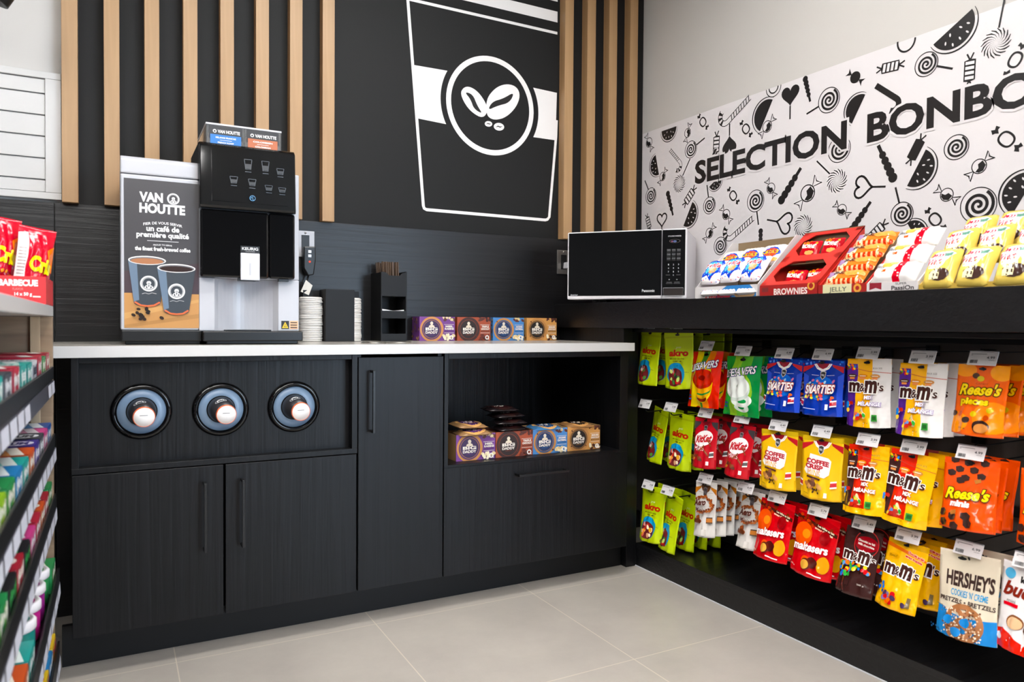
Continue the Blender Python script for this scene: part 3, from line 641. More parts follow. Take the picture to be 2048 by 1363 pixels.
# poster
a = Art(0.1990, 0.431); a.rect(-50, 0, 50, 100, '#434144'); 
a.poly([(-50, 62), (50, 55), (50, 78), (-50, 78)], '#4a3b41')
a.rect(-50, 76.5, 50, 100, '#b98750'); a.poly([(-50, 90), (50, 80), (50, 82), (-50, 94)], '#c5965c'); a.poly([(-50, 98), (50, 90), (50, 93), (-50, 100)], '#a97a46')
a.text('VAN', -30, 8.3, 1, 14.9, '#f2f2f2', .045); a.text('HOUTTE', -30, 15.7, 31, 22.4, '#f2f2f2', .045); cup_logo(a, 15, 11.7, 8.4, '#f2f2f2', '#434144')
a.text('FIER DE VOUS SERVIR', -25, 27.8, 27, 29.6, '#e6e6e6', .02, arc=.002); a.text('un café de', -21, 30.6, 23, 34.6, '#f4f4f4', .03); a.text('première qualité', -34, 35, 36, 39.8, '#f4f4f4', .03)
a.line([(-20, 41), (22, 41)], .7, '#e6e6e6'); a.text('PROUD TO SERVE', -12, 43, 13, 44, '#e6e6e6', .02, arc=.002); a.text('the finest fresh-brewed coffee', -36, 45, 38, 47.8, '#f4f4f4', .03)
for cx, ty, by, rw, rb, drink, ec, dy in ((-20, 54.4, 83, 25, 17.5, '#a8704c', -18, 70), (19, 59, 88.3, 26, 17, '#2a1410', 19, 74.8)):
    a.poly([(cx - rw, ty), (cx + rw, ty), (cx + rb, by), (cx - rb, by)], '#3b4148'); a.poly([(cx - rw, ty), (cx - rw * .55, ty), (cx - rb * .6, by), (cx - rb, by)], '#66788c')
    a.ell(cx, by, rb, '#3b4148', ry=5); a.line([(cx - rb + 1, by - .5), (cx - rb * .5, by + 1.7), (cx, by + 2.2), (cx + rb * .5, by + 1.7), (cx + rb - 1, by - .5)], 2.4, '#d8673a')
    a.ell(cx, ty, rw, '#e9e6e4', ry=6.5); a.ell(cx, ty + .15, rw * .93, '#6b6b70', ry=5.2); a.ell(cx, ty + .5, rw * .86, drink, ry=4.2)
    cup_logo(a, ec, dy, 11.5, '#e8e8e8', '#3b4148'); a.line([(ec - 9, dy + 7), (ec - 5, dy + 6.4), (ec, dy + 7), (ec + 4, dy + 6.2), (ec + 10, dy + 6.8)], .6, '#cfcfcf')
a.dots(13, (-42, 86.5, 2, 94.5), 3.0, ['#1f1512', '#2c1d17'], 4, 2.3)
k = a.front('poster_print', 'satin', e, d0=0.0008); k.location = (-1.6441, -0.4502, Zr(1.3895))
# warning label
a = Art(0.052, 0.026); a.rect(-50, 0, -4, 100, '#222222'); a.poly([(-27, 12), (-8, 88), (-46, 88)], '#f2c21a'); a.poly([(-27, 32), (-18, 76), (-36, 76)], '#222222'); a.poly([(-27, 42), (-22, 70), (-32, 70)], '#f2c21a'); a.rect(0, 0, 50, 100, '#e9b58a')
for y in (14, 44, 74): a.rect(4, y, 44, y + 14, '#4a3a30')
k = a.front('warning_print', 'card', e, d0=0.0006); k.location = (-1.278, -0.4502, Zr(0.983))
tag(e, 'large white and glossy black coffee machine with cup poster and touch screen on the countertop', 'coffee machine')

# wall outlets
def outlet(x, z, plate_mat, wd, ht):
    e = empty('wall_outlet', (x, -0.0222, z))
    g = G(); g.box(-wd / 2, wd / 2, -0.005, 0, -ht / 2, ht / 2); g.build('plate', plate_mat, e, bevel=0.0015)
    g = G(); g.box(-0.0145, 0.0145, -0.0075, -0.0045, -0.033, 0.033)
    g.build('socket', 'blackplastic', e, bevel=0.001)
    g = G(); g.tube([(0, -0.0045, ht / 2 - 0.008), (0, -0.0065, ht / 2 - 0.008)], 0.004); g.build('screw', 'steel', e)
    return e
e = outlet(-1.134, 1.2755, 'whiteplastic', 0.068, 0.098); tag(e, 'white wall outlet with black socket behind the coffee machine', 'wall outlet')
e = empty('power_plug', (-1.1265, -0.0305, 1.216))
g = G(); g.prism([(-0.022, 0.046), (0.022, 0.048), (0.023, 0.0), (0.016, -0.058), (-0.006, -0.062), (-0.022, -0.035)], 'y', -0.036, 0); g.build('plug_body', 'blackplastic', e, bevel=0.004)
g = G(); g.box(-0.006, 0.006, -0.0375, -0.035, 0.022, 0.033, '#e8e8ee'); g.build('test_button', 'satin', e, bevel=0.0012)
g = G(); g.box(-0.006, 0.006, -0.0375, -0.035, 0.006, 0.017, '#dfe3f2'); g.build('reset_button', 'satin', e, bevel=0.0012)
g = G(); g.lathe([(0, 0), (0.004, 0), (0.003, 0.0015), (0, 0.002)], X=Matrix.Translation((0, -0.0355, -0.010)) @ Matrix.Rotation(PI / 2, 4, 'X')); g.build('indicator_lamp', mat('red_led', '#c03020', emit=('#ff3a20', 1.5)), e)
g = G(); g.tube([(0.0, -0.018, -0.056), (-0.008, -0.02, -0.085), (-0.022, -0.02, -0.125), (-0.05, -0.014, -0.19), (-0.09, -0.012, -0.27), (-0.12, -0.012, -0.302)], 0.0035); g.build('cord', 'blackplastic', e)
g = G(); g.add([(-0.012, -0.027, -0.078), (0.012, -0.03, -0.098), (-0.003, -0.034, -0.135), (-0.032, -0.03, -0.122)], [(0, 1, 2, 3)], '#d9d4cb'); g.add([(-0.012, -0.0262, -0.078), (0.012, -0.0292, -0.098), (-0.003, -0.0332, -0.135), (-0.032, -0.0292, -0.122)], [(3, 2, 1, 0)], '#d9d4cb'); g.build('cord_tag', 'satin', e)
tag(e, 'black safety plug with two buttons and a tagged cord in the white outlet', 'plug')
e = outlet(0.018, 1.261, 'steel', 0.068, 0.108); tag(e, 'steel wall outlet beside the microwave above the snack ledge', 'wall outlet')
e = empty('microwave_plug', (0.024, -0.03, 1.245)); g = G(); g.prism([(-0.012, -0.014), (0.012, -0.014), (0.014, 0.008), (0.006, 0.016), (-0.008, 0.014)], 'y', -0.03, 0); g.build('plug_body', 'whiteplastic', e, bevel=0.003)
g = G(); g.tube([(0, -0.026, -0.004), (0.02, -0.03, -0.01), (0.045, -0.027, -0.05), (0.07, -0.026, -0.12)], 0.003); g.build('cord', 'whiteplastic', e); tag(e, 'white plug in the steel outlet beside the microwave', 'plug')

# ------------------------------------------------------------------ lid holder with lids
e = empty('lid_holder', (-1.035, -0.15, ZC))
g = G(); g.box(-0.054, 0.054, -0.003, 0.09, 0.0005, 0.192); g.build('centre_box', 'black', e, bevel=0.001)
for x0_, x1_ in ((-0.115, -0.0545), (0.0545, 0.098)):
    g = G(); g.box(x0_, x1_, 0.088, 0.094, 0.0005, 0.19); g.build('rear_plate', 'black', e)
tag(e, 'black box-shaped holder between two stacks of white cup lids', 'lid holder')
def lid_mesh():
    g = G(); g.lathe([(0.040, 0.0), (0.043, 0.0), (0.043, 0.0045), (0.040, 0.0065), (0.037, 0.0085), (0.035, 0.0085), (0.034, 0.0055), (0.0, 0.0055)], '#e9e4de', n=28); return g.build('cup_cover', 'satin', fix=True)
proto = None
for sx, hx_, n in ((-1, -0.0965 + -1.035, 25), (1, -0.985, 25)):
    for k in range(n):
        if proto is None: o = proto = lid_mesh()
        else: o = proto.copy(); COL.objects.link(o)
        rr = random.Random(k * 7 + sx); o.location = (hx_ + rr.uniform(-.001, .001), -0.104 + rr.uniform(-.001, .001), ZC + 0.0006 + k * 0.0064)
        tag(o, 'white cup lid stacked on the %s side of the black lid holder' % ('coffee machine' if sx < 0 else 'stir stick'), 'cup lid', 'cup lids in the stack on the %s side' % ('machine' if sx < 0 else 'stand'))

# stir stick and napkin stand
e = empty('stir_stick_stand', (-0.826, -0.15, ZC))
Wd, Dp, Ht = 0.103, 0.125, 0.265
g = G(); g.box(-Wd / 2, -Wd / 2 + 0.004, 0, Dp, 0.0005, Ht - 0.002); g.box(Wd / 2 - 0.004, Wd / 2, 0, Dp, 0.0005, Ht + 0.003); g.box(-Wd / 2 + 0.004, Wd / 2 - 0.004, Dp - 0.004, Dp, 0.0005, Ht + 0.003); g.build('case', 'black', e)
g = G()
for z in (0.0005, 0.0875, 0.172): g.box(-Wd / 2 + 0.004, Wd / 2 - 0.004, 0.001, Dp - 0.004, z, z + 0.004)
g.build('shelf', 'black', e)
for z, hh in ((0.0045, 0.024), (0.0915, 0.025)):
    g = G(); g.box(-Wd / 2 + 0.004, Wd / 2 - 0.004, 0.0, 0.004, z, z + hh); g.build('front_lip', 'black', e)
g = G(); g.prism([(-Wd / 2 + 0.004, 0.176), (Wd / 2 - 0.004, 0.176), (Wd / 2 - 0.004, Ht + 0.0), (0.034, Ht - 0.003), (0.022, Ht - 0.014), (-0.02, Ht - 0.014), (-0.032, Ht - 0.003), (-Wd / 2 + 0.004, Ht - 0.0)], 'y', 0.0, 0.004); g.build('front_panel', 'black', e)
tag(e, 'tall black countertop stand holding brown stir sticks and white napkins', 'stand')
R = random.Random(5); st = None
for i in range(44):
    if st is None:
        g = G(); g.box(-0.0012, 0.0012, -0.004, 0.004, 0, 0.128); st = o = g.build('stir_stick', M['stick'] if 'stick' in M else mat('brown_stick', '#5d4a3c', rough=0.6))
    else: o = st.copy(); COL.objects.link(o)
    u = i / 43; o.location = (-0.826 - 0.038 + 0.066 * u, -0.15 + 0.012 + 0.088 * R.random(), ZC + 0.1765); o.rotation_euler = (R.uniform(-.06, .02), -0.06 + 0.05 * u + R.uniform(-.03, .03), R.uniform(-.5, .5))
    tag(o, 'thin brown stir stick fanned out of the top of the black stand', 'stir stick', 'stir sticks in the stand')
for k in range(3):
    g = G(); n = 8; v = []
    for i in range(n + 1):
        for j in (0, 1): v.append((-0.044 + 0.088 * i / n, 0.01 + 0.09 * j, 0.006 * math.sin(PI * i / n * 1.5 + k) * 0.5))
    for i in range(n + 1):
        for j in (0, 1): v.append((-0.044 + 0.088 * i / n, 0.01 + 0.09 * j, 0.0055 + 0.006 * math.sin(PI * i / n * 1.5 + k) * 0.5))
    m = 2 * (n + 1); f = []
    for i in range(n): f += [(2 * i, 2 * i + 2, 2 * i + 3, 2 * i + 1), (m + 2 * i, m + 2 * i + 1, m + 2 * i + 3, m + 2 * i + 2), (2 * i, m + 2 * i, m + 2 * i + 2, 2 * i + 2), (2 * i + 1, 2 * i + 3, m + 2 * i + 3, m + 2 * i + 1)]
    f += [(0, 1, m + 1, m), (2 * n, m + 2 * n, m + 2 * n + 1, 2 * n + 1)]
    g.add(v, f, '#e8e5e4', smooth=False); o = g.build('paper_napkin', 'satin', loc=(-0.826, -0.15, ZC + 0.0955 + 0.004 + 0.0075 * k)); tag(o, 'folded white paper napkin in the middle slot of the black stand', 'napkin', 'napkins in the stand')

# ------------------------------------------------------------------ film bags
def sstep(t): t = max(0.0, min(1.0, t)); return t * t * (3 - 2 * t)
def bag_surface(w, h, T, style, seed):
    R = random.Random(seed); ph = [R.uniform(0, 6.28) for _ in range(6)]
    def S(x, y, d, side=1):
        u = max(-1.0, min(1.0, 2 * x / w)); v = max(0.0, min(1.0, -y / h))
        if style == 'pouch':
            a = sstep((v - 0.10) / 0.78); z = T * a * (1 - abs(u) ** 2.4) + 0.30 * T * sstep((v - .55) / .45) * (1 - u * u)
            nar = 1 - 0.07 * math.sin(PI * min(1, v / 0.9)) * a
            yb = y - 0.022 * h * sstep((v - .75) / .25) * (1 - u * u)
        else:
            a = sstep(v / .3) * sstep((1 - v) / .22); z = T * a * (1 - abs(u) ** 2.2); nar = 1 - 0.06 * a; yb = y
        wr = a * (0.0026 * math.sin(9 * v + 5 * u + ph[0]) + 0.0022 * math.sin(13 * u - 6 * v + ph[1]) + 0.0015 * math.sin(23 * v + 11 * u + ph[2])) * (1 - abs(u) ** 3)
        fold = 0.0022 * math.sin(7 * u + ph[3]) * sstep((v - .75) / .25)
        return (x * nar, -(z + wr + fold + d) if side > 0 else (0.55 * z + wr * .5 + d), yb)
    return S
NX, NY = 18, 24
KIND = {}
def bag_proto(kind, w, h, T, style, base, art, film='film', seal=None, slot=True):
    S = bag_surface(w, h, T, style, sum(map(ord, kind)))
    g = G(); top = 0.085
    def grid(side, v0, v1, ny):
        v = []; f = []
        for j in range(ny + 1):
            for i in range(NX + 1):
                x = -w / 2 + w * i / NX; y = -h * (v0 + (v1 - v0) * j / ny)
                v.append(S(x, y, 0.0002, side))
        for j in range(ny):
            for i in range(NX):
                a = j * (NX + 1) + i; q = (a, a + NX + 1, a + NX + 2, a + 1); f.append(q if side > 0 else q[::-1])
        return v, f
    vf, ff = grid(1, top, 1, NY); vb, fb = grid(-1, top, 1, NY); n = len(vf)
    fs = ff + [tuple(n + i for i in q) for q in fb]; row = NX + 1
    for j in range(NY):
        for i0, fl in ((0, 0), (NX, 1)):
            a, b = j * row + i0, (j + 1) * row + i0; q = (a, n + a, n + b, b); fs.append(q if not fl else q[::-1])
    for i in range(NX):
        a, b = NY * row + i, NY * row + i + 1; fs.append((a, n + a, n + b, b))
    g.add(vf + vb, fs, base, 0, True); body = g.build('candy_pouch', film)
    gs = G(); sv = []; m = 8
    vs_, fs_ = grid(1, 0, top, 3); vb_, fb_ = grid(-1, 0, top, 3); nn = len(vs_)
    gs.add(vs_ + vb_, fs_ + [tuple(nn + i for i in q) for q in fb_] + [(0 + i, i + 1, nn + i + 1, nn + i) for i in range(NX)], seal or base, 0, True); gs.build('top_seal', film, body)
    if slot:
        art.ell(0, 6.0, 7.5, '#0c0c0c', ry=2.6); art.ell(0, 5.2, 3, '#0c0c0c', ry=2.6)
    art.front('front_print', film, body, F=lambda x, y, d: S(x, y, d, 1), step=(w / NX / 2, h * (1 - top) / NY / 2), smooth=True, d0=.0009, dd=.00018)
    KIND[kind] = body; body.location = (0, 0, -50)
    return body

def mm_text(a, x0, y0, x1, y1, slope=0.0, out='#f4f0ea', dk='#3c1d18'):
    W = x1 - x0
    a.text('m', x0, y0 + 1.5, x0 + W * .36, y1, dk, .05, outs=[(out, .05)], slope=slope); a.text('m', x0 + W * .50, y0 - 1.5, x0 + W * .87, y1 + 1.2, dk, .05, outs=[(out, .05)], slope=slope)
    a.text('&', x0 + W * .345, y0 + (y1 - y0) * .2, x0 + W * .515, y1 - .5, dk, .02, outs=[(out, .04)], slope=slope); a.text("'s", x0 + W * .87, y0 + 1, x1 + W * .05, y1 - (y1 - y0) * .15, dk, .02, outs=[(out, .04)], slope=slope)
def shield(a, cx, cy, r, c0='#2a2a2a', c1='#c8c8c8'):
    a.poly([(cx - r, cy - r), (cx, cy - r * 1.2), (cx + r, cy - r), (cx + r * .9, cy + r * .4), (cx, cy + r * 1.1), (cx - r * .9, cy + r * .4)], c1)
    a.poly([(cx - r * .8, cy - r * .8), (cx, cy - r), (cx + r * .8, cy - r * .8), (cx + r * .7, cy + r * .3), (cx, cy + r * .9), (cx - r * .7, cy + r * .3)], c0); a.text('NHL', cx - r * .55, cy - r * .4, cx + r * .55, cy + r * .15, c1, .03, slope=.15)
def jersey(a, sh, collar='#f0ecec', dark=None, lw=2.6):
    a.poly([(-50, 13), (-50, 24), (-24, 13), (-22, 9)], sh); a.poly([(50, 13), (50, 24), (24, 13), (22, 9)], sh)
    if dark: a.poly([(-20, 7), (20, 7), (0, 19)], dark)
    for k in (0, 1): a.line([(-21 + 4 * k, 8), (-14 + 3 * k, 16 - 1.2 * k), (0, 21 - 2.4 * k), (14 - 3 * k, 16 - 1.2 * k), (21 - 4 * k, 8)], lw, collar)
def sleeve(a, x, y, c0, c1, s=1):
    a.poly([(x - 6, y), (x + 6, y - 2 * s), (x + 6, y + 11 - 2 * s), (x - 6, y + 11)], c0); a.poly([(x - 6, y + 2.4), (x + 6, y + 2.4 - 2 * s), (x + 6, y + 8.6 - 2 * s), (x - 6, y + 8.6)], c1)
CANDY = ['#d8272b', '#f2b51c', '#2f7fd0', '#3ba13f', '#e8702a', '#6a3a22']

def A_akro(k, cand):
    w, h = .147, .214; a = Art(w, h); a.rect(-50, 8.5, 50, 11.5, '#aebf0c')
    a.text('yo', -8, 27, 10, 31, '#e6e6c8', 0, .2); a.text('akro', -31, 32, 36, 44, '#bf2a1c', .05); a.text('MÉLANGE GÉLATINE', -26, 47, 24, 49.5, '#2c2a10', .01); a.text('GUMMY MIX', -16, 51.5, 16, 53.8, '#2c2a10', .01)
    a.ell(-4, 75, 33, '#1c93c6', ry=29, n=30); a.ell(-4, 80, 26, '#6b2226', ry=22, n=26); a.dots(16, (-20, 70, 12, 90), 6, cand, k, 4.5); a.line([(-14, 66), (-10, 74)], 1.5, '#bfe4f2')
    a.text('150 g', 30, 71, 39, 73, '#2c2a10', 0)
    bag_proto('akro%d' % k, w, h, .017, 'pouch', '#b9cf08', a, 'film_matte')
A_akro(1, ['#c33232', '#e0c9b2', '#7a1f22', '#4b8a3a', '#d8484a']); A_akro(2, ['#3f7a36', '#c33232', '#2e2a2a', '#8a2020', '#b8d070']); A_akro(3, ['#e7b48a', '#d86a5a', '#efe0c0', '#e0a030', '#c84038'])

def A_life(kind, cols, tor, sh):
    w, h = .19, .203; a = Art(w, h)
    for x0, x1, b0, b1, c in cols: a.poly([(x0, 0), (x1, 0), (b1, 100), (b0, 100)], c)
    a.ell(2, 58, 33, cols[1][4], ry=36, n=30)
    for cx, cy, rx, ry, c in tor: a.ell(cx, cy, rx, c, ry=ry, n=28)
    a.text('LIFESAVERS', -45, 20, 42, 33, '#f3f1ee', .02, .12, outs=[('#27306b', .06), ], slope=-.11)
    a.line([(-46, 80), (-34, 80)], 3, '#3b58a8'); a.line([(-46, 86), (-34, 86)], 3, '#3b58a8')
    bag_proto(kind, w, h, .016, 'pillow', sh, a)
A_life('life_r', [(-50, -30, -50, -38, '#cf2a1e'), (-30, -10, -38, -6, '#e9c81d'), (-10, 10, -6, 2, '#4d8f2f'), (10, 30, 2, 20, '#e47a1c'), (30, 50, 20, 50, '#d82c20')],
       [(4, 82, 17, 9, '#8c2a1c'), (5, 74, 22, 12, '#e0a21e'), (6, 67, 25, 13, '#2f7a32'), (5, 62, 28, 15, '#e8a32a'), (2, 50, 34, 19, '#b3271d'), (2, 47, 33, 16, '#c73328'), (2, 48, 11, 5, '#8e1c16')], '#d23021')
A_life('life_g', [(-50, -24, -50, -30, '#2f9a3a'), (-24, 0, -30, -8, '#8cbf3a'), (0, 26, -8, 22, '#5fae3a'), (26, 50, 22, 50, '#1c8440')],
       [(10, 86, 19, 8, '#d9e4dc'), (8, 86, 8, 3, '#1f8a46'), (10, 74, 27, 12, '#e4ece6'), (12, 75, 9, 4, '#1f8a46'), (-4, 54, 36, 24, '#c9d4cc'), (-5, 51, 35, 21, '#e9eeea'), (-4, 51, 6, 3, '#b9c6bd')], '#219045')

def A_sm():
    w, h = .142, .167; a = Art(w, h); a.poly([(-50, 24), (-36, 30), (-40, 100), (-50, 100)], '#3b55c4'); a.poly([(50, 24), (36, 30), (40, 100), (50, 100)], '#3b55c4'); a.ell(0, 52, 30, '#2a6fd6', ry=26)
    a.dots(14, (-46, 0, 46, 9), 2.2, ['#2a6fd6', '#5a8fe6'], 3); jersey(a, '#b83238', '#f2eeee', '#8e2430'); shield(a, 2, 29, 7); a.line([(-26, 28), (-8, 29)], .9, '#c8d2ee'); a.line([(12, 29), (30, 28)], .9, '#c8d2ee')
    a.dots(13, (-40, 38, 40, 47), 4, ['#e07a8a', '#d8d04a', '#c8452f', '#b86a9a', '#f0a0a8', '#9fd0e8'], 8, 2.8); a.dots(13, (-38, 64, 40, 73), 4, ['#c9d84a', '#e8703a', '#d04a4a', '#e0dc60', '#e06a8a'], 9, 2.8)
    a.text('SMARTIES', -38, 46, 36, 62, '#f4eeee', .03, .15, outs=[('#8e3a2c', .07), ], slope=-.03); sleeve(a, 37, 74, '#f0ecec', '#b02a33'); sleeve(a, -42, 72, '#f0ecec', '#b02a33', -1)
    a.rect(20, 80, 27, 89, '#e8e8ee'); a.line([(-34, 88), (-4, 89)], 1.2, '#b8c4ee'); bag_proto('smart', w, h, .016, 'pouch', '#1b37a0', a)
A_sm()
def A_mm(kind, L, mid, rt, txt, bottom=None, tc=None):
    w, h = .132, .19; a = Art(w, h); a.poly([(-50, 8), (-26, 8), (-24, 24), (-28, 60), (-26, 100), (-50, 100)], L); a.poly([(-26, 0), (8, 0), (8, 50), (14, 100), (-26, 100), (-28, 60), (-24, 24)], mid); a.poly([(8, 0), (50, 0), (50, 100), (14, 100), (8, 50)], rt)
    a.line([(-48, 8), (-30, 15), (0, 19), (50, 21)], 1.2, '#b84a3a'); a.dots(8, (-48, 10, -32, 16), 4, CANDY, 3, 2.6)
    for x, c in ((-37, '#4a2a24'), (-12, '#d8862c'), (16, '#c98a4a')): a.ell(x, 26, 11, c, ry=4.2); a.rect(x - 6, 28, x + 6, 31, '#e8905a'); a.line([(x - 7, 26), (x + 7, 26)], 1.4, '#efe4d4')
    if bottom: a.poly([(-50, 92), (50, 92), (50, 100), (-50, 100)], bottom)
    mm_text(a, -44, 34, 34, 50); a.text('MIX', -2, 55, 17, 60.5, tc[0], .04, outs=[(tc[1], .06)]); a.text('MÉLANGE', -16, 63, 34, 70, tc[0], .04, outs=[(tc[1], .06)])
    a.dots(16, (-22, 76, 6, 88), 5.0, ['#f2c14a', '#b8342c', '#5a7fc0', '#efe4cf', '#d8684a', '#e8c89a', '#3ba13f'], 6, 3.6); a.dots(6, (-44, 66, -32, 84), 4.5, ['#f2c14a', '#b8342c', '#2f7fd0'], 7)
    a.rect(18, 82, 30, 91, '#3a8a3a'); a.rect(20, 84, 28, 89, '#245a26'); a.text('165 g', 2, 92, 13, 94.5, '#4a3010', 0); a.text('BULK SIZE', 14, 13, 34, 15.5, '#5a4a44', 0); bag_proto(kind, w, h, .017, 'pouch', rt, a, seal=mid)
A_mm('mmw', '#54298a', '#efab14', '#dcd8d6', 0, None, ('#f2efee', '#6a4a9a')); A_mm('mmr', '#3a1f1e', '#cf2a1c', '#efb014', 0, '#efb014', ('#f4efe6', '#a03018'))
def reese(a, y0, y1):
    a.text("Reese's", -42, y0, 40, y1, '#f0cf1c', .035, .28, outs=[('#4a2a14', .06)], slope=-.02)
def A_rp():
    w, h = .128, .173; a = Art(w, h); a.ell(-34, 8, 22, '#f0921c', ry=14); a.ell(36, 10, 22, '#f09a2c', ry=16); a.ell(-40, 84, 30, '#f08a1c', ry=20); a.ell(30, 74, 34, '#f0841c', ry=30)
    reese(a, 27, 44); a.text('pieces', -36, 48, 22, 61, '#f0cf1c', .05, outs=[('#6a3a14', .05)]); a.text('CANDY', -10, 26, 14, 28.5, '#a84018', 0)
    for x, y, c in ((-12, 16, '#4a3020'), (-2, 20, '#c9b020'), (-2, 71, '#d8b81c'), (27, 64, '#c9b42a'), (22, 75, '#c8481c'), (-14, 80, '#33201a'), (-30, 72, '#d85a1c'), (-46, 72, '#3a2218')): a.ell(x, y, 7, c, ry=5.5)
    a.ell(15, 87, 17, '#2e1a14', ry=11); a.ell(17, 89, 14, '#c9854a', ry=8); a.text('230 g', -28, 90, -12, 92.5, '#4a2a10', 0); bag_proto('rp', w, h, .016, 'pouch', '#e85f17', a)
A_rp()
def A_rm():
    w, h = .133, .174; a = Art(w, h); R = random.Random(3)
    for x, y in ((-30, 3), (-5, 6), (24, 5), (-20, 16), (6, 16), (-34, 22), (20, 24), (-8, 28), (-16, 32)): a.poly([(x - 8, y - 3), (x + 1, y - 5), (x + 8, y - 2), (x + 7, y + 3), (x - 2, y + 5), (x - 7, y + 3)], '#33201c')
    a.poly([(8, 30), (20, 27), (22, 32), (12, 35)], '#b0703a')
    for x, y in ((-44, 80), (-20, 84), (4, 82), (-38, 93), (8, 91), (-14, 96)): a.poly([(x - 8, y - 4), (x + 2, y - 6), (x + 8, y - 2), (x + 6, y + 4), (x - 3, y + 5), (x - 8, y + 2)], '#33201c')
    a.poly([(-26, 77), (-14, 74), (-12, 80), (-24, 82)], '#b0703a'); reese(a, 42, 59); a.text('minis', -30, 61, 10, 70, '#f2eee8', .05); a.text('205 g', 22, 91, 34, 93, '#8a2a10', 0); bag_proto('rm', w, h, .016, 'pouch', '#e24c14', a)
A_rm()
def A_kk():
    w, h = .113, .178; a = Art(w, h); jersey(a, '#3a3638', '#8a1c24', '#7a1820', 2); a.poly([(-50, 8), (-22, 8), (-26, 14), (-50, 26)], '#3a3638'); a.poly([(50, 8), (22, 8), (26, 14), (50, 26)], '#3a3638'); shield(a, 0, 23, 7, '#2a2426', '#8a8286')
    a.ell(-4, 42, 40, '#efe9e8', ry=25, n=30, rot=-.25); a.text('KitKat', -38, 35, 32, 50, '#b81c26', .05, .25, slope=-.07); a.text('MINIS', -38, 58, 6, 67, '#efe6e4', .0)
    for x, y, r in ((24, 50, .9), (-2, 62, -.9), (18, 70, .9)): c, s = 14 * math.cos(r), 8 * math.sin(r); a.line([(x - c, y - s), (x + c, y + s)], 5, '#7a3a24'); a.line([(x - c, y - s - .6), (x + c, y + s - .6)], 1.4, '#a8603a')
    a.dots(9, (-34, 76, 0, 84), 6, ['#5a2a1c', '#a8622c', '#7a3a20'], 2, 4); sleeve(a, 40, 68, '#ece6e4', '#4a4648'); a.rect(26, 86, 34, 93, '#efe9e8'); bag_proto('kk', w, h, .016, 'pouch', '#b81f29', a, 'film_matte')
A_kk()
def A_cc():
    w, h = .14, .185; a = Art(w, h); a.rect(-50, 0, 50, 8, '#c9a616'); jersey(a, '#b52c33', '#f2ecec', '#96202c'); shield(a, -2, 22, 7)
    a.poly([(-28, 29), (18, 34), (26, 38), (26, 60), (14, 66), (-34, 62), (-42, 56), (-30, 40)], '#e6e2e0'); a.text('COFFEE', -36, 38, 22, 46, '#b01f2c', .05, slope=.07); a.text('CRISP', -38, 46, 8, 54, '#b01f2c', .05, slope=.07)
    a.text('MINIS', -30, 55, 4, 64.5, '#e0a02a', .0, slope=.06); a.line([(-32, 66), (6, 69.5)], 4, '#4a2020'); a.dots(9, (-32, 74, 8, 81), 8, ['#5a3320', '#a8703f', '#7a4a2c', '#c9955a'], 4, 5); a.dots(9, (-28, 84, 6, 90), 2.6, ['#3a2010'], 5, 1.8)
    sleeve(a, 37, 70, '#efe8e8', '#b52c33'); sleeve(a, -45, 70, '#efe8e8', '#b52c33', -1); a.rect(18, 88, 25, 95, '#efe9dc'); a.line([(-32, 91), (-16, 92)], .9, '#8a6a10'); bag_proto('cc', w, h, .016, 'pouch', '#e6b50f', a, 'film_matte')
A_cc()
def A_ae():
    w, h = .098, .192; a = Art(w, h); jersey(a, '#b06a24', '#5a3418', '#3e2412', 5); shield(a, -2, 21, 9, '#3a3436', '#6a6466'); a.line([(-34, 20), (-12, 21)], 1, '#8a8078'); a.line([(8, 21), (34, 20)], 1, '#8a8078')
    R = random.Random(2)
    for i in range(60):
        t = -2.6 + i / 60 * 4.6; r = R.uniform(.86, 1.22); a.ell(-2 + 40 * r * math.cos(t), 42 + 13 * r * math.sin(t), 4.2, ['#6a2f14', '#8f4a20', '#a85f30'][i % 3], n=8)
    a.text('Aero', -40, 33, 16, 45, '#4a1e12', .05, .2, slope=-.06); a.text('Minis', -30, 49, 18, 56, '#4a1e12', .01); a.dots(9, (-34, 64, 10, 75), 9.5, ['#6f3416', '#8a4420', '#54260f'], 6, 8); a.poly([(30, 64), (50, 63), (50, 74), (30, 75)], '#3a2414'); a.poly([(30, 66), (50, 65), (50, 72), (30, 73)], '#b06a24')
    a.rect(16, 86, 34, 96, '#c4bfba'); bag_proto('aero', w, h, .018, 'pouch', '#cdc9c5', a, 'film_matte')
A_ae()
def A_mt():
    w, h = .143, .184; a = Art(w, h); a.poly([(-50, 8), (50, 20), (50, 12), (10, 4), (-50, 2)], '#b01218'); a.poly([(-50, 7), (48, 23), (48, 29), (-50, 13)], '#4a1a12'); a.dots(14, (-48, 6, 40, 22), 4, ['#7a2a18', '#b8402a', '#8a2a1c'], 4); a.text('Les billes au lait', 2, 18.5, 42, 22, '#f0d8b8', .03, slope=.14); a.text('saveur Chocolat', -4, 23, 40, 26.5, '#f0d8b8', .03, slope=.14)
    a.ell(-28, 38, 22, '#e2542a', ry=26); a.ell(-20, 36, 10, '#ee8a3a', ry=10); a.ell(24, 34, 12, '#8e1014', ry=14); a.ell(33, 76, 13, '#d8962a', ry=17); a.text('maltesers', -47, 48, 38, 62, '#f6f0ee', .035, outs=[('#a01016', .03)], slope=-.07)
    a.ell(-6, 76, 10, '#e0501c', ry=9); a.ell(10, 77, 12, '#4a1512', ry=11); a.ell(-3, 81, 12, '#5a2012', ry=11); a.ell(-5, 82, 10, '#d8a04a', ry=9); a.line([(4, 93), (34, 95)], 2.2, '#efe0dc'); a.text('192 g', -42, 88, -28, 90.5, '#f0d8c8', 0); bag_proto('malt', w, h, .019, 'pouch', '#c51319', a)
A_mt()
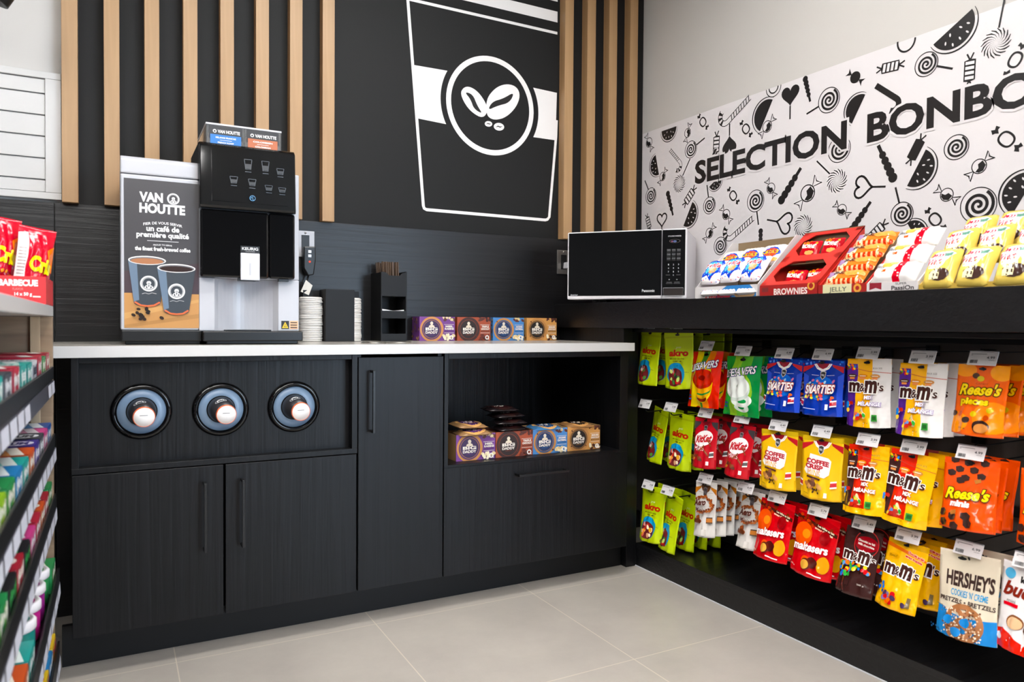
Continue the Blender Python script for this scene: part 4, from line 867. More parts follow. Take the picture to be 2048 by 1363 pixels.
def A_mmb():
    w, h = .118, .184; a = Art(w, h); a.ell(12, 22, 32, '#8e1c22', ry=18); a.text('Chocolat au lait', -12, 17, 34, 20.5, '#f0e0d8', .03, slope=.05); a.text('Milk chocolate', -10, 22.5, 34, 26, '#f0e0d8', .03, slope=.05); a.ring(12, 22, 31, 33, '#b83a3a')
    mm_text(a, -44, 36, 42, 51, slope=.03); a.dots(34, (-42, 54, 40, 66), 5.2, ['#2f6fc0', '#d8272b', '#3ba13f', '#f2b51c', '#e8702a', '#5aa0dc'], 11, 4.6); a.dots(10, (-30, 66, -6, 78), 5.4, ['#2f6fc0', '#d8272b', '#3ba13f'], 12, 4.8); a.text('200 g', 20, 82, 36, 84.5, '#d8c8c0', 0); bag_proto('mmb', w, h, .016, 'pouch', '#351b19', a)
A_mmb()
def A_mmy():
    w, h = .121, .18; a = Art(w, h); a.poly([(-50, 6), (50, 20), (50, 23), (-50, 12)], '#d8641c'); a.text('Chocolat au lait', 4, 15, 44, 19, '#c8301c', .05, outs=[('#f4dcc8', .07)], slope=.12); a.text('saveur Arachide', 0, 21, 42, 25, '#c8301c', .05, outs=[('#f4dcc8', .07)], slope=.12); a.ell(-28, 26, 15, '#d89a14', ry=7); a.text('PEANUT', -38, 24, -18, 27.5, '#7a5010', .02)
    mm_text(a, -44, 36, 40, 53, slope=.05); a.dots(9, (-46, 68, -28, 82), 4.6, ['#2f6fc0', '#3a2218', '#f2b51c', '#1d4f9a'], 3); a.dots(14, (-22, 80, 32, 92), 6, ['#7a6a9a', '#b8282b', '#e0661c', '#3a2a4a', '#d8452a'], 4, 4.8); a.rect(34, 78, 42, 92, '#6a5a3a'); a.text('200 g', -34, 90, -20, 92.5, '#6a4a08', 0); bag_proto('mmy', w, h, .016, 'pouch', '#e8ac0c', a, seal='#c9960e')
A_mmy()
def A_he():
    w, h = .147, .206; a = Art(w, h); a.poly([(-50, 68), (-38, 69), (-20, 74), (10, 76), (36, 74), (50, 72), (50, 100), (-50, 100)], '#1878bd'); a.text("HERSHEY'S", -36, 23, 44, 42, '#33211c', .04); a.text("COOKIES 'N' CREME", -26, 45, 36, 53, '#2f8fc4', .015); a.text('PRETZELS • BRETZELS', -46, 56, 48, 61.5, '#33211c', .025)
    for cx, cy, r, ky in ((-12, 78, 17, 1.0), (14, 78, 17, 1.0), (1, 87, 17, .9)): a.ring(cx, cy, r * .55, r, '#a8704a', ky=ky)
    a.ring(1, 82, 23, 32, '#a06a44', ky=.95); a.dots(150, (-30, 66, 31, 98), 1.5, ['#e8d8c4', '#6a4028', '#d8b898'], 5, 1.3)
    for x, y in ((-13, 79), (14, 79), (1, 90)): a.ell(x, y, 8, '#1878bd', ry=7)
    a.line([(-38, 64), (-26, 65)], 1, '#6a5a4a'); a.dots(8, (-46, 90, -26, 93), 1.6, ['#0e4a7a'], 2); bag_proto('hersh', w, h, .018, 'pouch', '#cdc2ae', a, 'film_matte')
A_he()
def A_ki():
    w, h = .127, .198; a = Art(w, h); a.poly([(-50, 82), (-30, 78), (-10, 84), (10, 90), (30, 88), (50, 84), (50, 100), (-50, 100)], '#cf2418'); a.text('k', -14, 14, -4, 22, '#1c1a1c', .04); a.text('inder', -2, 14, 34, 22, '#c8202a', .04); a.text('bueno', -44, 23, 44, 40, '#7a2a20', .04, .3); a.ell(-34, 14, 10, '#5aa8d0', ry=10); a.rect(-40, 48, -10, 52, '#c8202a'); a.text('mini', -34, 44, -16, 47.5, '#5a4a44', 0)
    a.ell(-10, 68, 17, '#7a4a2c', ry=13); a.ell(-10, 69, 14.5, '#d8b08a', ry=11); a.ell(26, 72, 18, '#4a2a1c', ry=14); a.ell(-36, 88, 8, '#efe6e4', ry=6); bag_proto('kinder', w, h, .016, 'pouch', '#dcd8d8', a)
A_ki()

# ------------------------------------------------------------------ candy shelving along the right-hand wall
XB = 0.0961; YE = -2.35
e = empty('candy_shelving', (0.2, -1.2, 0))
def part(name, boxes, m, bev=0.001):
    g = G()
    for b in boxes: g.box(b[0] - 0.2, b[1] - 0.2, b[2] + 1.2, b[3] + 1.2, b[4], b[5])
    return g.build(name, m, e, bevel=bev)
part('end_panel', [(0.046, XB, -0.4725, -0.024, 0, 0.9665), (0.002, 0.0455, -0.50, -0.024, 0.9101, 0.9665)], 'laminate_v')
part('fascia', [(-0.0252, -0.006, YE, -0.0235, 0.967, 1.0698)], 'laminate_h')
part('top_ledge', [(-0.0055, XW - 0.003, YE, -0.0235, 1.045, 1.0695)], 'laminate_h')
part('back_panel', [(0.432, XW - 0.003, YE, -0.025, 0.0945, 1.0445)], 'backpanel')
part('sign_rail', [(0.05, 0.056, YE, -0.475, 0.951, 0.9645)], 'wire')
part('base_deck', [(XB - 0.004, 0.4315, YE, -0.473, 0.076, 0.094)], 'laminate_h')
part('kick_board', [(XB, XB + 0.018, YE, -0.473, 0.0, 0.0755)], 'laminate_h')
for z in (0.93, 0.69, 0.455): part('cross_bar', [(0.414, 0.4315, YE, -0.475, z, z + 0.03)], 'wire')
part('sealant_bead', [(XB - 0.005, XB - 0.0002, YE, -0.473, 0.0002, 0.004)], 'greyplastic')
tag(e, 'black woodgrain wall shelving with hook rows, snack ledge and low deck', 'shelving')

_tagc = {}
def price_art(p):
    a = Art(0.068, 0.034); a.rect(-50, 0, 50, 100, '#e6e3e4'); a.line([(-42, 14), (12, 14)], 1.8, '#55555a'); a.line([(-42, 23), (-36, 23)], 1.6, '#55555a'); a.text(p, 14, 30, 42, 50, '#3a3a3e', .02); a.line([(22, 60), (42, 60)], 1.2, '#77777c')
    R = random.Random(p); x = -42
    while x < -14: wd = R.choice((1, 1.6, 2.4)); a.rect(x, 62, x + wd, 88, '#3a3a3e'); x += wd + R.choice((1, 1.6))
    return a
HOOK0 = None
def hook(y, zb, price, label):
    global HOOK0
    if HOOK0 is None:
        r = empty('display_hook', (0.4138, y, zb))
        g = G(); g.tube([(0.0, 0, 0.012), (-0.05, 0, -0.012), (-0.29, 0, -0.0155), (-0.300, 0, -0.0125), (-0.304, 0, -0.006)], 0.0024, n=6); g.build('product_wire', 'wire', r)
        g = G(); g.tube([(0.0, 0.012, 0.03), (-0.1, 0.006, 0.03), (-0.288, 0.0, 0.030), (-0.294, 0, 0.027)], 0.0018, n=6); g.build('tag_wire', 'wire', r)
        g = G(); g.box(-0.006, 0.0, -0.02, 0.02, 0.004, 0.036); g.build('wall_clip', 'wire', r)
        h = empty('tag_holder', (-0.3138, 0, 0.0)); h.parent = r; h.rotation_euler = (0, 0, -PI / 2); h.rotation_euler = (-0.42, 0, -PI / 2)
        g = G(); g.box(-0.034, 0.034, 0.0002, 0.0016, 0, 0.036); g.box(-0.034, 0.034, -0.0022, 0.0016, 0.0345, 0.037, '#9a9aa0'); g.build('tag_plate', 'satin', h, bevel=0.0004)
        HOOK0 = r
    else:
        r = HOOK0.copy(); COL.objects.link(r)
        for k in ('label', 'category', 'group'):
            if k in r: del r[k]
        r.location = (0.4138, y, zb)
        for ch in [c for c in HOOK0.children]:
            c = ch.copy(); COL.objects.link(c); c.parent = r
            for gch in ch.children:
                if gch.name.startswith('price_print'): continue
                d = gch.copy(); COL.objects.link(d); d.parent = c
    h = [c for c in r.children if c.name.startswith('tag_holder')][0]
    if price not in _tagc:
        o = price_art(price).front('price_print', 'card', h, d0=0.0004); _tagc[price] = o; o.location = (0, 0, 0.034)
    else:
        o = _tagc[price].copy(); COL.objects.link(o); o.parent = h; o.location = (0, 0, 0.034)
    tag(r, label, 'hook', 'display hooks with price tags')
    return r
_used = set()
def bag(kind, x, y, z, yaw=0, tilt=0, roll=0, sc=1.0, label='', group=''):
    src = KIND[kind]
    if kind in _used: o = copy_tree(src)
    else: o = src; _used.add(kind)
    o.location = (x, y, z); o.scale = (sc, 1, sc)
    o.rotation_euler = (Matrix.Rotation(-PI / 2 + math.radians(yaw), 3, 'Z') @ Matrix.Rotation(math.radians(-tilt), 3, 'X') @ Matrix.Rotation(math.radians(roll), 3, 'Y')).to_euler()
    tag(o, label, 'candy bag', group); return o
NTH = ['frontmost', 'second', 'third', 'fourth', 'fifth']
# y, tag bottom z, price, kind, phrase, [(x, yaw, tilt, roll, dz)...] from the front
ROWS = [
 (-.5313, .9585, '3.49', 'akro1', 'lime gummy pouch nearest the counter end, top row', [(.115, -7, 3, 3, 0), (.185, -4, 2, 0, 0), (.27, 6, 2, -1, 0)]),
 (-.690, .9572, '3.49', 'akro2', 'lime gummy pouch beside the red-striped ring candy bag, top row', [(.115, 6, 0, -3, -.002), (.20, -20, 2, 2, 0), (.27, 8, 2, -1, 0), (.34, -14, 2, 0, 0)]),
 (-.850, .8893, '3.89', 'life_r', 'red and yellow striped ring candy bag', [(.115, -9, 7, -2.5, -.004), (.17, -3, 5, 2, -.004)]),
 (-1.026, .8770, '3.99', 'life_g', 'green mint ring candy bag', [(.115, -9, 5, -1.5, -.002), (.165, -5, 5, -2, -.002)]),
 (-1.200, .8755, '6.49', 'smart', 'navy jersey-print candy pouch beside the green mint bag', [(.115, -1, 5, 0, 0), (.16, 0, 5, -2, 0), (.205, 3, 5, 0, 0)]),
 (-1.345, .8775, '6.49', 'smart', 'navy jersey-print candy pouch beside the purple-edged pouches', [(.115, 1, 5, -2, 0), (.165, -2, 5, 1, 0), (.21, 0, 5, 0, 0)]),
 (-1.495, .8870, '3.99', 'mmw', 'white pouch with purple edge beside the navy pouches', [(.115, 4, 3, -2, 0), (.17, 0, 4, 0, 0)]),
 (-1.655, .8815, '3.99', 'mmw', 'white pouch with purple edge beside the orange pouch, top row', [(.115, -1, 7, -1, 0), (.16, 0, 7, -1, 0), (.20, 1, 7, -2, 0)]),
 (-1.808, .8850, '4.99', 'rp', 'orange pouch with yellow lettering and loose candies', [(.115, -4, 8, 0, 0), (.175, -2, 6, 1, 0), (.22, 3, 6, 0, 0)]),
 (-.505, .6462, '3.49', 'akro1', 'lime gummy pouch nearest the counter end, middle row', [(.195, -17, 6, 5, -.008), (.268, -15, 5, 2, -.01)]),
 (-.660, .6486, '3.49', 'akro3', 'lime gummy pouch beside the red jersey pouches', [(.165, -4, 2, 2, -.010), (.24, -14, 3, 0, -.012), (.315, -6, 3, -2, -.014)]),
 (-.850, .6480, '6.49', 'kk', 'red jersey-print pouch beside the lime pouches', [(.115, 2, 7, -3, -.003), (.19, -3, 5, 0, -.003), (.25, 4, 5, 0, -.003)]),
 (-1.026, .6485, '6.49', 'kk', 'red jersey-print pouch beside the yellow jersey pouches', [(.115, -1, 9, 1, -.006), (.175, 4, 6, 0, -.006)]),
 (-1.180, .6425, '6.49', 'cc', 'yellow jersey-print pouch beside the red jersey pouches', [(.115, 3, 5, -2, 0), (.17, -2, 5, 0, 0)]),
 (-1.345, .6445, '6.49', 'cc', 'yellow jersey-print pouch beside the brown-edged pouches', [(.115, 3, 5, -2, 0), (.16, 0, 5, 0, 0), (.205, 4, 5, 1, 0)]),
 (-1.500, .6410, '3.99', 'mmr', 'brown, red and yellow pouch beside the yellow jersey pouches', [(.115, -3, 11, -4, 0), (.17, 0, 8, 0, 0)]),
 (-1.635, .6410, '3.99', 'mmr', 'brown, red and yellow pouch beside the dark-cup orange pouch', [(.115, 1, 8, 5, 0), (.16, -1, 8, 0, 0), (.205, 0, 8, 0, 0)]),
 (-1.784, .6490, '4.99', 'rm', 'orange pouch with dark chocolate cups', [(.115, 1, 12, -3, 0), (.155, -3, 8, 0, 0), (.20, 3, 7, 2, 0)]),
 (-1.965, .6480, '4.99', 'rm', 'orange pouch cut by the photo edge', [(.115, 2, 5, 0, 0), (.16, 0, 5, 0, 0)]),
 (-.532, .3244, '3.49', 'akro3', 'lime gummy pouch nearest the counter plinth', [(.138, -2, 7, -4, .006), (.22, 0, 6, 0, 0)]),
 (-.648, .3253, '5.99', 'akro2', 'lime gummy pouch beside the white and tan pouches', [(.148, -17, 8, 3, -.004), (.225, -15, 7, -1, -.006), (.295, -18, 6, 0, -.006), (.352, -12, 5, 0, -.006)]),
 (-.852, .4103, '6.49', 'aero', 'white and tan jersey pouch beside the lime pouches', [(.115, 5, 7, -4, .004), (.168, 4, 7, -4, .002), (.214, 2, 7, -3, 0), (.25, 1, 7, -3, 0)]),
 (-1.045, .4150, '6.49', 'aero', 'white and tan jersey pouch beside the red malt ball pouches', [(.150, 0, 8, 1, 0), (.195, 4, 6, 0, 0)]),
 (-1.180, .4110, '5.79', 'malt', 'red malt ball pouch beside the white and tan pouches', [(.115, -3, 12, -1, .002), (.165, 0, 9, 0, 0)]),
 (-1.338, .4035, '5.79', 'malt', 'red malt ball pouch beside the dark brown pouch', [(.115, 4, 8, 4, .002), (.165, 0, 8, 0, 0)]),
 (-1.492, .4005, '5.49', 'mmb', 'dark brown pouch with many coloured candies', [(.115, -2, 16, -1, 0), (.16, 0, 10, 0, 0)]),
 (-1.624, .4000, '5.99', 'mmy', 'yellow peanut candy pouch', [(.115, -5, 17, 0, -.002), (.185, 2, 12, 0, 0), (.235, 0, 10, 0, 0)]),
 (-1.783, .4080, '6.99', 'hersh', 'cream and blue pretzel pouch', [(.115, 0, 8, -3, .004), (.19, 0, 8, -2, .002)]),
 (-1.922, .4152, '5.99', 'kinder', 'white and red pouch cut by the photo edge', [(.115, -8, 8, 0, .004), (.16, 0, 6, 0, 0)]),
]
for y, zb, price, kind, phrase, lst in ROWS:
    hook(y, zb, price, 'tagged wire hook holding the ' + phrase)
    for i, (x, yaw, tilt, roll, dz) in enumerate(lst):
        bag(kind, x, y, zb + dz, yaw, tilt, roll, 1.0, phrase + ', %s on its hook' % NTH[i], 'bags of ' + phrase)

# ------------------------------------------------------------------ microwave on the ledge
mw = empty('microwave', (0.05, -0.4435, 1.0698), -0.8540)
Wm, Hm, Zm, Dm = 0.487, 0.277, 0.0135, 0.33
g = G(); g.box(-Wm / 2 + 0.004, Wm / 2 - 0.004, 0.012, Dm, Zm, Zm + Hm - 0.003); g.build('housing', M['whitegloss'], mw, bevel=0.004)
g = G(); g.box(-Wm / 2, Wm * 0.3 - 0.0008, -0.004, 0.0115, Zm, Zm + Hm); dr = g.build('door', M['whitegloss'], mw, bevel=0.005)
g = G(); g.box(-Wm / 2 + 0.006, Wm * 0.3 - 0.0012, -0.0055, -0.003, Zm + 0.014, Zm + Hm - 0.0045); g.build('window', 'gloss', dr, bevel=0.0008)
a = Art(Wm * 0.8, Hm); a.text('Panasonic', 30, 86, 43, 90, '#d8d8dc', .035); a.text('inverter', -46, 92, -38, 95, '#b8b8bc', .02, .2); a.front('lettering', 'satin', dr, F=lambda x, y, d: (x - Wm * 0.1, -0.0054 - d, y + Zm + Hm))
g = G(); g.box(Wm * 0.3 + 0.0008, Wm / 2, -0.004, 0.0115, Zm, Zm + Hm); cp = g.build('control_frame', M['whitegloss'], mw, bevel=0.005)
g = G(); g.box(Wm * 0.3 + 0.0016, Wm / 2 - 0.0065, -0.0055, -0.003, Zm + 0.014, Zm + Hm - 0.0045); g.build('control_panel', 'gloss', cp, bevel=0.0008)
a = Art(0.0885, 0.26); a.text('CYCLONIC INVERTER', -26, 8, 32, 10, '#b8b8bc', .02); a.ring(4, 16.5, 22, 24, '#6a6460', ky=.35); a.ell(4, 17, 8, '#4a5a8a', ry=5); a.ell(-8, 17, 4, '#8a4a6a', ry=4)
for r_ in range(3):
    for c_ in range(3):
        x, y = -22 + c_ * 22, 29 + r_ * 6.4
        for q in range(3): a.line([(x - 8, y + q * 1.2), (x + 8, y + q * 1.2)], .9, '#9a9a9e')
        a.line([(x - 9, y + 4.4), (x + 9, y + 4.4)], .6, '#5a5a5e')
for i, t in enumerate('123456789'): a.text(t, -22 + i % 3 * 22 - 2, 51 + i // 3 * 5.4, -22 + i % 3 * 22 + 2, 53.4 + i // 3 * 5.4, '#c8c8cc', .02)
a.text('0', -2, 67, 2, 69.4, '#c8c8cc', .02)
for x in (-24, 22): a.line([(x - 9, 68), (x + 9, 68)], 1, '#9a9a9e')
for x in (-18, 16): a.ell(x, 75, 3, '#8a8a8e', ry=2.4); a.line([(x - 12, 79), (x + 12, 79)], 1, '#9a9a9e'); a.line([(x - 14, 81), (x + 14, 81)], 1, '#77777b')
a.line([(-44, 87.5), (44, 87.5), (44, 99), (-44, 99), (-44, 87.3)], 1.2, '#d0d0d4'); a.rect(-42, 88.4, 42, 98.4, '#2a2322')
a.front('button_print', 'satin', cp, F=lambda x, y, d: (x + Wm * 0.4 - 0.002, -0.0054 - d, y + Zm + Hm - 0.0065))
for x, y in ((-Wm / 2 + 0.11, 0.05), (Wm / 2 - 0.09, 0.045), (-Wm / 2 + 0.11, Dm - 0.04), (Wm / 2 - 0.06, Dm - 0.04)):
    g = G(); g.lathe([(0.012, 0.0), (0.014, 0.004), (0.014, 0.0138), (0, 0.0138)], X=Matrix.Translation((x, y, 0))); g.build('foot', 'blackplastic', mw)
tag(mw, 'white microwave with a glossy black door on the snack ledge near the oak battens', 'microwave')

# ------------------------------------------------------------------ flow-wrapped snack packs
def pack_proto(name, w, h, T, base, art, film='film', ends=None):
    """lies flat: local x along the pack, y deep, front print faces -y before it is laid down"""
    def S(x, y, d, side=1):
        u = 2 * x / w; v = 2 * (y + h / 2) / h; cu = sstep((1 - abs(u)) / .28); cv = (1 - min(1, abs(v)) ** 2.6) ** .6 if abs(v) < 1 else 0
        wr = 0.0012 * math.sin(19 * u + 7 * v) * cu * cv + 0.0012 * math.sin(31 * v) * (1 - cu) * (1 if abs(u) < .97 else 0)
        z = (T / 2 * cu * cv + wr)
        return (x, -(z + d) if side > 0 else (z * .8 + d), (y + h / 2) * (1 - .10 * (1 - cu)) - h / 2)
    nx, ny = 16, 10; g = G(); vs = []; fs = []
    for side in (1, -1):
        o = len(vs)
        for j in range(ny + 1):
            for i in range(nx + 1): vs.append(S(-w / 2 + w * i / nx, -h * j / ny, 0.0002, side))
        for j in range(ny):
            for i in range(nx):
                a_ = o + j * (nx + 1) + i; q = (a_, a_ + nx + 1, a_ + nx + 2, a_ + 1); fs.append(q if side > 0 else q[::-1])
    m = (nx + 1) * (ny + 1)
    for i in range(nx): fs += [(i, i + 1, m + i + 1, m + i), (ny * (nx + 1) + i, m + ny * (nx + 1) + i, m + ny * (nx + 1) + i + 1, ny * (nx + 1) + i + 1)]
    for j in range(ny): a_, b_ = j * (nx + 1), (j + 1) * (nx + 1); fs += [(a_, m + a_, m + b_, b_), (a_ + nx, b_ + nx, m + b_ + nx, m + a_ + nx)]
    g.add(vs, fs, base, 0, True); o = g.build(name, film)
    art.front('front_print', film, o, F=lambda x, y, d: S(x, y, d, 1), step=(w / nx, h / ny), smooth=True)
    KIND[name] = o; return o
def pack(name, loc, rot, label, cat, group, sc=1.0):
    src = KIND[name]
    if name in _used: o = copy_tree(src)
    else: o = src; _used.add(name)
    o.location = loc; o.rotation_euler = rot; o.scale = (sc, sc, sc); tag(o, label, cat, group); return o
def on_slope(x, y, z, tilt, yaw=0.0, roll=0.0):
    """front print towards -x, leaning back by tilt from upright; y, z give the middle of the pack"""
    return (Matrix.Rotation(-PI / 2 + yaw, 3, 'Z') @ Matrix.Rotation(-tilt, 3, 'X') @ Matrix.Rotation(roll, 3, 'Y')).to_euler()
def slope_pack(name, x, y, z, tilt, yaw, roll, h, label, cat, group):
    R_ = Matrix.Rotation(-PI / 2 + yaw, 3, 'Z') @ Matrix.Rotation(-tilt, 3, 'X') @ Matrix.Rotation(roll, 3, 'Y')
    c = R_ @ Vector((0, 0, h / 2)); return pack(name, (x + c.x, y + c.y, z + c.z), R_.to_euler(), label, cat, group)

def A_tw(name, cake, under):
    w, h = .088, .104; a = Art(w, h); a.poly([(-40, 14), (-20, 4), (4, 12), (26, 6), (42, 20), (36, 40), (44, 62), (20, 70), (8, 92), (-14, 74), (-40, 84), (-34, 56), (-46, 40)], '#2440b4'); a.poly([(-34, 20), (-16, 12), (4, 20), (22, 14), (34, 26), (28, 42), (34, 56), (14, 62), (4, 78), (-12, 66), (-32, 72), (-27, 52), (-38, 40)], '#58b4e4')
    a.ell(4, 54, 20, cake, ry=16); a.ell(-3, 50, 10, '#ecc9a0', ry=8); a.text('Twinkies', -40, 22, 36, 42, '#c62b34', .04, outs=[('#f4f0f0', .07)], slope=-.05, arc=.004); a.dots(10, (-48, 80, 48, 98), 2, ['#d04a5a', '#2440b4'], 3); a.text(under, -46, 4, -26, 10, '#3a3a6a', 0)
    pack_proto(name, w, h, .036, '#e4e0e0', a)
A_tw('wrapped_sponge_cake', '#d9a468', 'Hostess'); 
def A_or():
    w, h = .086, .085; a = Art(w, h); a.ell(8, 50, 36, '#2440b4', ry=26); a.ell(8, 52, 31, '#d9583a', ry=22); a.text('CUPCAKES', -30, 42, 40, 58, '#f0d040', .03, outs=[('#3a1c1a', .05)]); a.rect(-50, 76, 50, 90, '#e2a45c'); pack_proto('wrapped_orange_cake', w, h, .034, '#e6e0de', a)
A_or()
def A_br():
    w, h = .072, .07; a = Art(w, h); a.text('BROWNIE', -38, 26, 34, 48, '#f0e6da', .05, slope=.05); a.ell(10, 70, 24, '#d9a060', ry=10); a.dots(8, (-40, 8, 40, 24), 5, ['#e06030', '#f09030'], 4); pack_proto('wrapped_brownie', w, h, .026, '#b0222a', a)
A_br()
def A_jl():
    w, h = .128, .053; a = Art(w, h); a.poly([(-50, 0), (-10, 0), (-22, 100), (-50, 100)], '#e6d2b4'); a.rect(-50, 72, 50, 100, '#e4b888')
    for i in range(8): a.rect(-46 + i * 12.5, 72, -39 + i * 12.5, 100, '#c23a20')
    a.ell(-34, 44, 12, '#9a7aa0', ry=9); a.text('Bi-Ru', -26, 12, 4, 44, '#3a2a2a', .02, slope=.1); a.ell(24, 34, 24, '#e69a52', ry=10); pack_proto('wrapped_jelly_cake', w, h, .03, '#d97a3c', a)
A_jl()
def A_wh():
    w, h = .126, .065; a = Art(w, h); a.poly([(12, 0), (26, 0), (18, 100), (2, 100)], '#c8202e'); a.text('feuilleté', -46, 30, -20, 50, '#4a4448', .01, slope=.2); a.ell(-14, 30, 13, '#e8ae58', ry=8); a.ell(-2, 22, 9, '#efc27c', ry=6); a.poly([(-24, 58), (-14, 54), (-14, 66), (-22, 70)], '#d8582c'); pack_proto('wrapped_pastry', w, h, .042, '#dfdcda', a)
A_wh()
def A_my():
    w, h = .079, .11; a = Art(w, h); a.poly([(-40, 36), (-20, 14), (20, 12), (40, 20), (22, 34), (4, 58), (-30, 60)], '#d5dbe0'); a.text('May', -34, 17, 10, 32, '#b03040', .02, .3, slope=-.12); a.text('West', -36, 32, 4, 50, '#b03040', .02, .3, slope=-.12); a.poly([(8, 20), (32, 17), (30, 27), (8, 28)], '#5f8a78')
    a.ell(8, 74, 31, '#3a2622', ry=21); a.poly([(-22, 74), (-14, 62), (6, 60), (10, 84), (-22, 86)], '#e6dcae'); pack_proto('wrapped_yellow_cake', w, h, .034, '#d2b860', a)
A_my()
def A_bk():
    w, h = .098, .06; a = Art(w, h); a.poly([(-30, 20), (0, 8), (30, 20), (40, 50), (10, 70), (-26, 60)], '#d8862a'); a.text('Ah Caramel', -30, 26, 34, 46, '#e6dcd8', .03, slope=-.1); a.ell(6, 62, 24, '#4a2620', ry=14); a.dots(8, (-40, 60, 44, 90), 7, ['#6a4a8a', '#3a1c18', '#d8862a'], 5); pack_proto('wrapped_brown_cake', w, h, .03, '#5f2a1e', a)
A_bk()

# display cartons: trays with a low front and sides rising to the wall
def carton(name, y0, y1, zf, zback, side_col, front_art, label, back=True, inner='#8a7458', xf=0.012, xb=0.215, t=0.003):
    e = empty(name, (xf, (y0 + y1) / 2, 1.0698)); W = y0 - y1; D = xb - xf   # y0 > y1
    g = G(); g.box(0, D, -W / 2, W / 2, 0, t, inner); g.build('tray_floor', 'card', e)
    g = G(); g.box(0, t, -W / 2, W / 2, t, zf, side_col); fw = g.build('front_wall', 'card', e)
    k = front_art.front('front_print', 'card', fw, d0=0.0004); k.rotation_euler = (0, 0, -PI / 2); k.location = (0, 0, zf)
    for sg in (-1, 1):
        g = G(); a_, b_ = (W / 2 - t, W / 2) if sg > 0 else (-W / 2, -W / 2 + t)
        g.prism([(t, t), (D, t), (D, zback), (D - 0.03, zback), (t, zf)], 'y', a_, b_, side_col); g.build('side_wall', 'card', e)
    if back: g = G(); g.box(D - t, D, -W / 2 + t, W / 2 - t, t, zback, inner); g.build('rear_wall', 'card', e)
    tag(e, label, 'carton'); return e
fa = Art(.274, .04); fa.rect(-50, 0, 50, 100, '#d8d4d4'); fa.poly([(4, 0), (40, 0), (50, 60), (50, 100), (-8, 100), (-14, 60)], '#2a7ac0'); fa.poly([(-14, 70), (0, 45), (8, 60), (20, 40), (10, 100), (-16, 100)], '#1d2f7a'); fa.ell(32, 76, 16, '#c9a070', ry=5); fa.text('Twinkies', -34, 55, 10, 110 * .88, '#b8202a', .04, .2)
carton('white_blue_carton', -.892, -1.174, .040, .205, '#dcd8d8', fa, 'white and blue open carton of wrapped sponge cakes on the ledge beside the microwave')
for i, (y, z, x) in enumerate(((-.945, .091, .055), (-1.036, .094, .054), (-1.126, .092, .056), (-.965, .021, .052), (-1.045, .021, .052), (-1.125, .021, .052))):
    slope_pack('wrapped_sponge_cake', x, y, 1.0698 + z, .62 if i < 3 else 1.45, R.uniform(-.05, .05), R.uniform(-.05, .05), .104, 'white and blue wrapped sponge cake, %s from the microwave in the carton\'s %s row' % (ordn[i % 3], 'front' if i < 3 else 'lowest'), 'snack cake', 'wrapped sponge cakes in the white carton')
for i, (y, z, x) in enumerate(((-1.034, .138, .132), (-1.124, .14, .132), (-.944, .134, .132))):
    slope_pack('wrapped_orange_cake', x, y, 1.0698 + z, .6, R.uniform(-.04, .04), R.uniform(-.05, .05), .085, 'wrapped cake with orange label %s' % ('in the middle of the white carton\'s back row', 'beside the red two-window carton', 'nearest the microwave in the back row')[i], 'snack cake', 'orange-labelled cakes in the white carton')
# red two-window carton
e = empty('red_window_carton', (0.012, -1.292, 1.0698)); W = .214; D = .205; t = .003; zf, zb_ = .034, .212; RD = '#cf2a20'
g = G(); g.box(0, D, -W / 2, W / 2, 0, t, '#7a6248'); g.build('tray_floor', 'card', e)
g = G(); g.box(0, t, -W / 2, W / 2, t, zf, '#a01c1a'); fw = g.build('front_wall', 'card', e)
fa = Art(W, zf); fa.rect(-50, 0, 50, 100, '#a01c1a'); fa.text('BROWNIES', -24, 34, 34, 92, '#ecdfd8', .03); fa.rect(-46, 20, -34, 60, '#7a2a2a'); fa.ring(40, 24, 3.5, 6, '#e0a03a'); k = fa.front('front_print', 'card', fw); k.rotation_euler = (0, 0, -PI / 2); k.location = (0, 0, zf)
for sg in (-1, 1):
    g = G(); g.prism([(t, t), (D, t), (D, zb_), (t, zf)], 'y', sg * W / 2 - (t if sg > 0 else 0), sg * W / 2 + (0 if sg > 0 else t), RD); sw = g.build('side_wall', 'card', e)
g = G(); g.box(D - t, D, -W / 2 + t, W / 2 - t, t, zb_, '#7a6248'); g.build('rear_wall', 'card', e)
sl = math.atan2(zb_ - zf, D); ln = math.hypot(zb_ - zf, D)
def sloped(u0, u1, y0, y1, g, c, th=.003):   # along the slope, u from the front edge
    c1, s1 = math.cos(sl), math.sin(sl); v = []
    for d in (0, -th):
        for u, y in ((u0, y0), (u1, y0), (u1, y1), (u0, y1)): v.append((u * c1 - d * s1, y, zf + u * s1 + d * c1))
    g.add(v, [(0, 1, 2, 3), (7, 6, 5, 4), (0, 4, 5, 1), (1, 5, 6, 2), (2, 6, 7, 3), (3, 7, 4, 0)], c)
g = G(); b_ = .022
for u0, u1 in ((0, .016), (.116, .146), (.252, ln)): sloped(u0, u1, -W / 2, W / 2, g, RD)
sloped(0, ln, -W / 2, -W / 2 + b_, g, RD); sloped(0, ln, W / 2 - b_, W / 2, g, RD)
for u0, u1 in ((.016, .116), (.146, .252)):
    for sg in (-1, 1):   # slanted corners of the windows
        y = sg * (W / 2 - b_); v = [(u0, y), (u0 + .03, y), (u0, y - sg * .03)]; v2 = [(u1, y), (u1 - .03, y), (u1, y - sg * .03)]
        for tri in (v, v2):
            c1, s1 = math.cos(sl), math.sin(sl); P3 = [(u * c1 - d * s1, yy, zf + u * s1 + d * c1) for d in (0, -.003) for u, yy in tri]
            g.add(P3, [(0, 1, 2), (5, 4, 3), (0, 3, 4, 1), (1, 4, 5, 2), (2, 5, 3, 0)], RD)
g.build('window_front', 'card', e)
